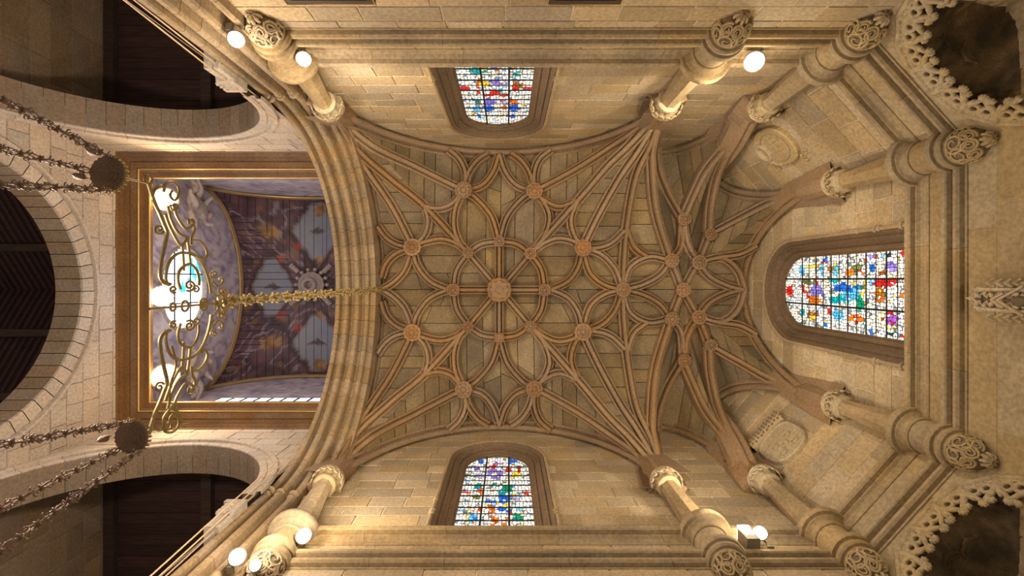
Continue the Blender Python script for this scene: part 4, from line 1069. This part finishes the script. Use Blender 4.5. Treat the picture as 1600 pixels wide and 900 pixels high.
# ------------------------------------------------------------------ coats of arms
def shield(label, W0, u, h, crown):
    SS = 1.36
    def W(x, y, o): return W0(u + (x - u) * SS, h + (y - h) * SS, o * 1.25)
    t = thing('coat_of_arms', label, 'shield')
    def out(sc, n=32):
        pts = []
        for i in range(n):
            a = 2 * PI * i / n; x, y = math.cos(a), math.sin(a)
            if crown: xx = .44 * math.copysign(abs(x) ** .7, x); yy = .48 * (math.copysign(abs(y) ** .45, y) if y > 0 else y)
            else: xx = .44 * math.copysign(abs(x) ** .8, x); yy = .52 * math.copysign(abs(y) ** .8, y)
            pts.append((u + xx * sc, h + yy * sc))
        return pts
    rows = [[W(x, y, o) for x, y in out(s) + out(s)[:1]] for s, o in ((1.06, .0), (1.05, .10), (.98, .13), (.92, .12), (.9, .105), (.0001, .115))]
    mb = MB(); mb.grid(rows); mb.build('plate', M['carved'], t, False)
    if crown:
        for (a, b) in ((-.17, .02), (.17, .02), (0, -.13), (-.17, -.26), (.15, -.27)):
            mb = MB(); mb.tube([W(u + a + .07 * math.cos(q), h + b + .07 * math.sin(q), .125) for q in [2 * PI * i / 12 for i in range(12)]], .018, 6, True); mb.build('roundel', M['carved'], t, True)
        mb = MB(); mb.tube([W(u - .39, h + .20, .125), W(u + .39, h + .20, .125)], .015, 6); mb.build('chief_line', M['carved'], t, True)
        mb = MB(); rows = [[W(u + x * s, h + .62 + y, o) for x in [-.5 + i * .05 for i in range(21)]] for s, y, o in ((.9, -.14, .02), (.9, -.12, .14), (1, .0, .18), (1.08, .16, .16), (1.08, .2, .02))]
        mb.grid(rows); cr = mb.build('crown', M['carved'], t)
        mb = MB()
        for i in range(12):
            for j in range(3): mb.ball(W(u - .46 + i * .084, h + .54 + j * .09 + (i % 2) * .03, .17 + .01 * j), .035, 6, 4)
        mb.build('crown_beads', M['carved_dark'], cr, True)
    else:
        for sx, sy in ((-1, 1), (1, -1), (-1, -1), (1, 1)):
            if (sx, sy) in ((-1, 1), (1, -1), (1, 1)):
                mb = MB()
                for k in range(14): mb.ball(W(u + sx * random.uniform(.34, .55), h + sy * random.uniform(.36, .62), .03), random.uniform(.03, .055), 6, 4)
                mb.build('leaf_carving', M['carved'], t, True)
        mb = MB(); mb.tube([W(u + .34 * math.cos(q), h - .02 + .38 * math.sin(q), .125) for q in [2 * PI * i / 24 for i in range(24)]], .012, 5, True); mb.build('inner_border', M['carved'], t, True)
        mb = MB(); c = W(u, h + .42, .13); mb.tube([W(u + .19 * math.cos(q), h + .40 + .15 * math.sin(q), .11) for q in [2 * PI * i / 16 for i in range(16)]], .075, 8, True); mb.build('scroll_knop', M['carved'], t, True)
        mb = MB()
        for k in range(5): mb.tube([W(u - .25 + k * .12, h - .28, .118), W(u - .2 + k * .10, h + .12, .118)], .012, 5)
        mb.tube([W(u - .28, h - .05, .12), W(u + .28, h - .05, .12)], .016, 5); mb.build('charge', M['carved'], t, True)
shield('oval carved shield with a rolled top high on the upper slanted apse wall', WNE, 1.30, 13.62, False)
shield('carved shield of five roundels under a crown on the lower slanted apse wall', WSE, 1.30, 13.25, True)

# ------------------------------------------------------------------ pinnacle of the altarpiece
pn = thing('altarpiece_pinnacle', 'pale carved gothic pinnacle standing against the east wall', 'pinnacle')
def PNp(y, h, o=0): return Vector((8.66 - o * 1.25, YC - .02 + y * 1.2, h))
mb = MB(); mb.lathe([(.26, 7.2), (.26, 7.75), (.20, 7.8), (.18, 8.1), (.10, 8.45), (.05, 8.68), (.03, 8.72)], 6, (8.45, YC - .02)); mb.build('spire', M['pinnacle'], pn)
for s in (-1, 1):
    mb = MB(); mb.tube([PNp(s * .145, 7.3, .35), PNp(s * .145, 8.35, .30)], .035, 6); mb.tube([PNp(s * .145, 8.35, .30), PNp(s * .145, 8.42, .3), PNp(s * .12, 8.55, .28)], [.035, .055, .01], 6); mb.build('colonnette', M['pinnacle'], pn, True)
    mb = MB(); mb.tube([PNp(s * .20, 7.62, .38), PNp(s * .0, 7.98, .42)], .022, 5); mb.tube([PNp(s * .10, 7.9, .40), PNp(0, 8.08, .42)], .02, 5); mb.build('gable_moulding', M['pinnacle'], pn, True)
    for k in range(7):
        h = 7.35 + k * .19; w_ = .30 - k * .035; mb = MB(); mb.ball(PNp(s * w_, h, .25), .05, 7, 5); mb.tube([PNp(s * (w_ - .05), h - .08, .22), PNp(s * w_, h, .3), PNp(s * (w_ + .05), h + .07, .26), PNp(s * (w_ + .02), h + .1, .28)], [.03, .035, .028, .015], 5); mb.build('crocket', M['pinnacle'], pn, True)
for k in range(6):
    h = 7.95 + k * .12; mb = MB()
    for s in (-1, 1): mb.ball(PNp(s * (.10 - k * .013), h, .30 - k * .02), .042, 7, 5)
    mb.build('crocket', M['pinnacle'], pn, True)
mb = MB(); mb.ball(PNp(0, 8.74, .17), .05, 8, 5); mb.tube([PNp(0, 8.74, .17), PNp(0, 8.84, .17)], [.04, .012], 6); mb.build('finial', M['pinnacle'], pn, True)
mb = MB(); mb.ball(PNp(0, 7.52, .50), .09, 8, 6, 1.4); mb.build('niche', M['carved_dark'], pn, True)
for s in (-1, 1):
    mb = MB()
    for k in range(8): mb.ball(PNp(s * (.26 + .02 * (k % 3)), 7.2 + k * .05, .34), .045, 6, 4)
    mb.build('leaf_cluster', M['pinnacle'], pn, True)

mb = MB(); mb.add([PNp(-.12, 7.2, .36), PNp(.12, 7.2, .36), PNp(.11, 8.3, .30), PNp(0, 8.6, .25), PNp(-.11, 8.3, .30)], [(0, 1, 2, 3, 4)]); mb.build('painted_shade_panel', M['carved_dark'], pn)  # flat dark face; shade between the colonnettes is put into its colour
for k in range(9):
    h = 7.3 + k * .145
    for s in (-1, 1):
        mb = MB(); mb.ball(PNp(s * (.055 + .03 * (k % 2)), h, .40 - k * .012), .042, 7, 5); mb.tube([PNp(s * .02, h - .06, .40 - k * .012), PNp(s * .09, h + .02, .42 - k * .012), PNp(s * .05, h + .08, .40 - k * .012)], .018, 5); mb.build('tracery_leaf', M['pinnacle'], pn, True)
    for s in (-1, 1):
        if h < 8.2: mb = MB(); mb.tube([PNp(s * .19, h, .30), PNp(s * .24, h + .05, .36), PNp(s * .29, h + .02, .30)], .026, 5); mb.build('side_leaf', M['pinnacle'], pn, True)

# ------------------------------------------------------------------ framed paintings on the north wall
def painting(label, x0, x1):
    t = thing('painting', label, 'painting'); y0 = YN + .03; h1, h0 = 8.10, 6.5
    mb = MB(); mb.box((x0 + .08, y0, h0), (x1 - .08, y0 + .05, h1 - .08)); mb.build('canvas', M['canvas'], t)
    for a, b in (((x0, y0, h1 - .12), (x1, y0 + .13, h1)), ((x0, y0, h0), (x1, y0 + .13, h0 + .12)), ((x0, y0, h0 + .12), (x0 + .12, y0 + .13, h1 - .12)), ((x1 - .12, y0, h0 + .12), (x1, y0 + .13, h1 - .12))):
        mb = MB(); mb.box(a, b); mb.build('frame_rail', M['frame_wood'], t)
    mb = MB(); mb.tube([(x0 + .01, y0 + .13, h0), (x0 + .01, y0 + .13, h1 - .01), (x1 - .01, y0 + .13, h1 - .01), (x1 - .01, y0 + .13, h0)], .014, 5); mb.build('gilt_edge', M['gild'], t)
painting('dark framed painting at the top edge, left of the stained glass window', -3.72, -2.22)
painting('dark framed painting at the top edge, right of the stained glass window', .67, 1.92)

# ------------------------------------------------------------------ gilt scroll frame, its chain and the two hanging lamps
XL = -4.4
def PL(px, py): H = XL * F / (px - CX); return Vector((XL, (py - CY) / F * H, H))
def spiral(cx, cy, r, turns=1.4, a0=0, sg=1, n=18): return [(cx + r * (1 - .8 * i / n) * math.cos(a0 + sg * 2 * PI * turns * i / n), cy + r * (1 - .8 * i / n) * math.sin(a0 + sg * 2 * PI * turns * i / n)) for i in range(n + 1)]
fr = thing('lamp_frame', 'wide gilt iron scrollwork frame hanging before the oval window', 'lamp frame')
half = [
    ([(232, 287), (240, 312), (249, 333), (256, 350), (261, 364), (257, 385), (252, 408), (250, 431), (257, 442), (266, 444)], .021),
    (spiral(249, 358, 8, 1.3, .5), .014),
    ([(258, 335), (266, 356), (280, 381), (287, 381), (292, 372)], .018),
    ([(262, 322), (268, 345), (279, 364), (293, 371)], .018),
    ([(273, 318), (274, 332), (281, 346), (290, 357), (299, 354), (303, 347), (299, 342), (295, 344), (296, 349)], .017),
    ([(296, 343), (303, 352), (304, 361), (300, 370), (299, 383)], .017),
    ([(300, 374), (312, 376), (321, 386), (324, 398), (319, 405), (315, 402)], .017),
    ([(298, 396), (309, 402), (318, 414), (325, 431), (329, 449), (330, 458)], .020),
    ([(284, 381), (286, 400), (287, 423)], .017), ([(292, 371), (295, 390), (297, 411)], .017),
    ([(264, 446), (259, 436), (262, 416), (270, 402), (282, 395), (298, 396)], .017),
    ([(282, 452), (278, 438), (280, 424), (289, 415), (298, 413), (307, 421), (311, 434), (311, 446)], .018),
    (spiral(296, 446, 9, 1.5, 2.0, -1), .014), (spiral(271, 452, 6, 1.3, 1.0), .013), (spiral(306, 452, 6, 1.2, 4), .012),
    ([(256, 300), (258, 288), (268, 284), (278, 291), (280, 303), (273, 313), (266, 306), (269, 298)], .016),
    ([(247, 330), (240, 315), (240, 300), (250, 290), (258, 296)], .016),
    (spiral(273, 322, 7, 1.3, 3.5, -1), .013),
    ([(329, 449), (333, 440), (340, 447), (348, 441), (347, 434), (342, 436)], .015), ([(330, 452), (338, 462), (346, 458), (352, 450)], .014),
    (spiral(334, 428, 6, 1.3, 1.0), .012), (spiral(346, 455, 6, 1.3, 0, -1), .012),
]
for pts, r in half:
    c = [PL(x, y) for x, y in [(q.x, q.y) for q in catmull([Vector((a, b, 0)) for a, b in pts], 4)]]
    for cc in (c, [Vector((p.x, 2 * YC - p.y, p.z)) for p in c]):
        mb = MB(); mb.tube(cc, r * 1.15, 6); mb.build('scroll', M['gold'], fr, True)
ax = CY + YC / 6.9 * F
for px, rr in ((289, .07), (318, .085), (270, .05)):
    H = XL * F / (px - CX); c = Vector((XL, YC, H)); mb = MB(); mb.tube([c + Vector((0, rr * math.cos(a), rr * math.sin(a))) for a in [2 * PI * i / 16 for i in range(16)]], .016, 6, True); mb.build('ring', M['gold'], fr, True)
H = XL * F / (318 - CX); mb = MB()
for k in range(8):
    a = k * PI / 4; mb.ball((XL, YC + .045 * math.cos(a), H + .045 * math.sin(a)), .022, 6, 4)
mb.ball((XL, YC, H), .03, 6, 4); mb.build('rosette', M['gold'], fr, True)
for (px, dy) in ((349, -.10), (349, .10), (356, 0), (340, 0)):
    H = XL * F / (px - CX); mb = MB()
    for k in range(6):
        a = k * PI / 3; mb.tube([(XL, YC + dy, H), (XL + .02, YC + dy + .05 * math.cos(a), H + .05 * math.sin(a)), (XL, YC + dy + .10 * math.cos(a), H + .10 * math.sin(a))], [.015, .03, .01], 5)
    mb.build('leaf', M['gold'], fr, True)
mb = MB(); mb.tube([(XL, YC, 5.9), (XL, YC, 7.5)], .016, 6); mb.build('stem', M['gold'], fr, True)
# vertical gilt chain
ch = thing('hanging_chain', 'long ornate gilt chain hanging from the vault edge to the scroll frame', 'chain')
def link_mesh():
    mb = MB()
    for j, (z, r) in enumerate(((.09, .055), (.22, .085), (.35, .055))):
        for plane in (0, 1):
            mb.tube([Vector((r * math.cos(a) if plane == 0 else 0, r * math.cos(a) if plane else 0, z + .075 * math.sin(a))) for a in [2 * PI * i / 12 for i in range(12)]], .016, 5, True)
        mb.ball((0, 0, z), .03, 6, 4)
    for k in range(6):
        a = k * PI / 3; mb.tube([(0.03 * math.cos(a), .03 * math.sin(a), .14), (.09 * math.cos(a), .09 * math.sin(a), .20), (.075 * math.cos(a), .075 * math.sin(a), .27)], [.012, .022, .01], 5)
    mb.tube([(0, 0, 0), (0, 0, .50)], .012, 5); return mb.mesh('link', M['gold'], True)
LM = link_mesh(); z = 7.45
while z < 16.9:
    share('link', LM, Matrix.Translation((XL, YC - .02, z)) @ Matrix.Rotation(z * 1.3, 4, 'Z') @ Matrix.Diagonal((1.12, 1.12, 1, 1)), ch); z += .48
mb = MB(); mb.tube([(XL, YC - .02, 16.8), (XL, YC - .02, 17.5)], .02, 6); mb.build('hook', M['gold'], ch)
# bronze chain links
def blink():
    mb = MB()
    for s in (-1, 1):
        mb.tube([Vector((s * x, 0, z)) for x, z in ((.0, .0), (.022, .03), (.03, .07), (.022, .11), (.0, .14))], .008, 5)
        mb.tube([Vector((s * (.03 + .02 * math.cos(a)), .004 * s, .09 + .02 * math.sin(a))) for a in [i * .6 for i in range(10)]], .006, 5)
        mb.tube([Vector((.004, s * (.03 + .018 * math.cos(a)), .05 + .018 * math.sin(a))) for a in [i * .6 for i in range(9)]], .006, 5)
    for k in range(5):
        a = k * 2 * PI / 5; mb.tube([(0, 0, .14), (.02 * math.cos(a), .02 * math.sin(a), .148), (.038 * math.cos(a), .038 * math.sin(a), .142)], [.012, .014, .004], 5)
    mb.ball((0, 0, .145), .017, 6, 4); return mb.mesh('link', M['bronze'], True)
BL = blink()
def hanging_lamp(label, c, ends, hook_to, drops):
    t = thing('sanctuary_lamp', label, 'lamp', 'bronze sanctuary lamps hung from the scroll frame')
    mb = MB(); R = .19
    mb.lathe([(.03, .10), (.07, .08), (.15, .05), (R, .02), (R * 1.03, .0), (R * .97, -.012), (R * .8, -.004), (R * .5, .0), (R * .3, -.008), (.002, -.012)], 36, fn=lambda j, a, r, z: (r * (1 + (.02 * math.cos(18 * a) if 3 <= j <= 5 else 0)), z))
    q = MB(); q.add([p + c for p in mb.v], mb.f); cn = q.build('canopy', M['bronze'], t, True)
    mb = MB(); mb.tube([c + Vector((.05 + .055 * math.cos(a), .02 + .055 * math.sin(a), -.012)) for a in [2 * PI * i / 14 for i in range(14)]], .010, 5, True); mb.build('canopy_ring', M['bronze'], cn, True)
    mb = MB()
    for k in range(24):
        a = 2 * PI * k / 24; mb.tube([c + Vector((R * math.cos(a), R * math.sin(a), .0)), c + Vector((R * 1.08 * math.cos(a), R * 1.08 * math.sin(a), .03)), c + Vector((R * 1.05 * math.cos(a + .06), R * 1.05 * math.sin(a + .06), .06))], [.014, .016, .006], 5)
    mb.build('crown_edge', M['gold'], cn, True)
    for dx, dy in drops:
        b = c + Vector((dx, dy, -.02)); mb = MB(); mb.lathe([(.006, 0), (.012, -.03), (.035, -.06), (.042, -.10), (.03, -.15), (.004, -.19)], 8, fn=lambda j, a, r, z: (r * (1 + .15 * math.cos(4 * a + j)), z)); q = MB(); q.add([p + b for p in mb.v], mb.f); q.build('pendant_drop', M['bronze'], t)
    mb = MB(); mb.tube([c + Vector((0, 0, .1)), c.lerp(hook_to, .5) + Vector((0, 0, .03)), hook_to], .012, 6); mb.tube([c + Vector((.03 * math.cos(a), 0, .13 + .03 * math.sin(a))) for a in [2 * PI * i / 12 for i in range(12)]], .008, 5, True); mb.build('hook', M['gold'], t, True)
    bot = []
    for e in ends:
        el = math.hypot(*e); top = c + Vector((e[0] / el * R * .95, e[1] / el * R * .95, -.0)); b = c + Vector((e[0] * 1.15, e[1] * 1.15, -1.9)); bot.append(b)
        d = (b - top); n = int(d.length / .165); cn2 = MB(); cn2.tube([top, b], .004, 4); cho = cn2.build('chain', M['bronze'], t)
        rot = d.to_track_quat('Z', 'Y').to_matrix().to_4x4()
        for k in range(n): share('link', BL, Matrix.Translation(top + d * (k / n)) @ rot @ Matrix.Rotation(k * .9, 4, 'Z') @ Matrix.Scale(1.12, 4), cho)
    bc = c + Vector((0, 0, -1.95)); mb = MB(); mb.lathe([(.02, -.5), (.1, -.45), (.3, -.25), (.42, -.05), (.46, .03), (.44, .05), (.38, -.03), (.25, -.2), (.02, -.3)], 28); q = MB(); q.add([p + bc for p in mb.v], mb.f); q.build('bowl', M['bronze'], t, True)
LN = PL(168, 272); LS_ = PL(205, 683)
hanging_lamp('bronze lamp canopy with three chains at the upper end of the scroll frame', LN, [(.12, -.42), (-.36, -.06), (.10, .40)], PL(230, 286), [(-.20, .05), (-.05, -.21)])
hanging_lamp('bronze lamp canopy with three chains at the lower end of the scroll frame', LS_, [(.02, -.42), (-.30, .30), (.26, .34)], PL(262, 665), [(-.22, -.02)])
# the frame's end hooks
for pts in ([(232, 287), (226, 280), (231, 274), (238, 280), (234, 290)], [(268, 636), (256, 652), (257, 668), (266, 670), (268, 662), (262, 660)], [(268, 636), (282, 648), (284, 660), (297, 659)], [(264, 636), (266, 600), (275, 570), (268, 540)]):
    mb = MB(); mb.tube([PL(q.x, q.y) for q in catmull([Vector((a, b, 0)) for a, b in pts], 4)], .017, 6); mb.build('scroll', M['gold'], fr, True)
# cables strung beside the chancel arch
def cable(label, a, b):
    o = MB(); o.tube([a.lerp(b, i / 8) for i in range(9)], .015, 6); c = o.build('cable', M['cable']); c['label'] = label; c['category'] = 'cable'; c['group'] = 'cables hanging beside the chancel arch'
XCB = -5.97
def PX(px, py, X): H = X * F / (px - CX); return Vector((X, (py - CY) / F * H, H))
cable('thin tan cable nearer the dark arch at the upper left', PX(176, -14, XCB), PX(492, 236, XCB))
cable('thin tan cable nearer the moulded jamb at the upper left', PX(192, -14, XCB + .05), PX(500, 228, XCB + .05))
cable('thin tan cable nearer the dark arch at the lower left', PX(222, 912, XCB), PX(492, 668, XCB))
cable('thin tan cable midway between arch and moulded jamb at the lower left', PX(234, 914, XCB + .05), PX(498, 672, XCB + .05))
cable('thin tan cable nearer the moulded jamb at the lower left', PX(246, 912, XCB + .05), PX(503, 676, XCB + .05))

# ------------------------------------------------------------------ floodlights (with their own lamps)
def floodlight(label, c, look, lens, r, watts, col, lift=None, aim=(0, 0, 1), spill=20.0, group='floodlights on the choir ledges'):
    t = thing('floodlight', label, 'floodlight', group); c = Vector(c); look = Vector(look).normalized(); rot = look.to_track_quat('Z', 'Y').to_matrix().to_4x4(); T = Matrix.Translation(c) @ rot
    mb = MB(); m = MB(); m.lathe([(r * .5, -r * 1.5), (r * .8, -r * 1.2), (r * 1.05, -.02), (r * 1.12, .0), (r * 1.0, .012)], 16); mb.add([T @ p for p in m.v], m.f); mb.build('housing', M['housing'], t, True)
    mb = MB(); m = MB(); m.ball((0, 0, 0), r, 16, 8, .5); mb.add([T @ p for p in m.v], m.f); mb.build('lens', M[lens], t, True)
    b0 = c - look * r * 1.2; hx = Vector((aim[0], aim[1], 0)).normalized() * -.10
    zb = 9.465 if abs(c.z - 9.7) < .1 else (16.525 if c.z > 16 else b0.z - .2)
    b1 = Vector((b0.x + hx.x, b0.y + hx.y, zb + .03)); mb = MB(); mb.tube([b0, b1], .02, 6); mb.box(b1 + Vector((-.06, -.06, -.03)), b1 + Vector((.06, .06, .01))); mb.build('bracket', M['housing'], t)
    aim = Vector(aim).normalized()
    if lift is None: lift = Vector((aim.x, aim.y, 0)).normalized() * .38 + Vector((0, 0, .28))
    for kind, e in (('SPOT', watts), ('POINT', spill)):
        ld = bpy.data.lights.new('flood', kind); ld.energy = e; ld.color = col; ld.shadow_soft_size = .12
        if kind == 'SPOT': ld.spot_size = 2.95; ld.spot_blend = .6
        lo = bpy.data.objects.new('flood', ld); lo.location = c + look * (r * .5 + .14) + Vector(lift); lo.rotation_euler = (-aim).to_track_quat('Z', 'Y').to_euler(); link(lo, t)
WARM = (1.0, .85, .62)
up = lambda y: (0, y, -.55)
floodlight('bright floodlight on the top wall ledge right of the middle corbel', (5.0, -4.42, 9.72), (-.5, 1, -1.2), 'warm_lens', .19, CHOIR_FLOOD_W, WARM, aim=(-.35, 1, .85), spill=45)
floodlight('floodlight on the bottom wall ledge right of the middle corbel', (5.12, 5.13, 9.72), (-.5, -1, -1.2), 'warm_lens', .13, CHOIR_FLOOD_W, WARM, aim=(-.35, -1, .85), spill=30)
floodlight('floodlight on the cornice drum of the upper left corbel', (-4.12, -4.46, 9.70), (.4, 1, -1.2), 'warm_lens', .145, CHOIR_FLOOD_W * .5, WARM, aim=(.55, .8, 1), spill=22)
floodlight('floodlight on the cornice drum of the lower left corbel', (-4.12, 5.18, 9.70), (.4, -1, -1.2), 'warm_lens', .145, CHOIR_FLOOD_W * .5, WARM, aim=(.55, -.8, 1), spill=22)
floodlight('floodlight between the upper left corbel bulb and the chancel arch', (-4.92, -4.36, 8.70), (.6, 1, -1.2), 'warm_lens', .14, ARCH_FLOOD_W, WARM, aim=(.3, 1, .5), spill=50)
floodlight('floodlight between the lower left corbel bulb and the chancel arch', (-4.90, 5.03, 8.70), (.6, -1, -1.2), 'warm_lens', .14, ARCH_FLOOD_W, WARM, aim=(.3, -1, .5), spill=50)
floodlight('smaller floodlight just below the lower left corbel bulb', (-4.52, 5.12, 8.60), (.4, -1, -1.2), 'warm_lens', .10, ARCH_FLOOD_W * .5, WARM, aim=(.1, -.6, 1), spill=25)
bx = thing('box_floodlight', 'box floodlight with a glowing top beside the lower middle corbel', 'floodlight', None)
mb = MB(); mb.box((4.72, 5.10, 9.45), (4.98, 5.36, 9.85)); mb.build('housing', M['housing'], bx)
mb = MB(); mb.box((4.74, 5.06, 9.80), (4.96, 5.34, 9.90)); mb.build('lens', M['warm_lens'], bx)
for k in range(2):
    mb = MB(); mb.box((4.77 + k * .11, 5.085, 9.62), (4.83 + k * .11, 5.10, 9.78)); mb.build('vent', M['warm_lens'], bx)
g3 = 'floodlights on the lantern cornice'
floodlight('amber floodlight on the lantern cornice at its upper corner', (-11.95, -2.80, 16.75), (1, .15, -.9), 'amber_lens', .38, LANTERN_FLOOD_W, (1, .72, .42), (.35, 0, .1), (.7, 0, -.75), 50, group=g3)
floodlight('bluish white floodlight in the middle of the lantern cornice', (-12.05, .58, 16.70), (1, 0, -.9), 'white_lens', .34, LANTERN_FLOOD_W * 1.1, (.80, .86, 1.0), (.35, 0, .1), (.7, 0, -.75), 60, group=g3)
floodlight('amber floodlight on the lantern cornice at its lower corner', (-11.95, 3.38, 16.75), (1, -.15, -.9), 'amber_lens', .42, LANTERN_FLOOD_W, (1, .72, .42), (.35, 0, .1), (.7, 0, -.75), 50, group=g3)
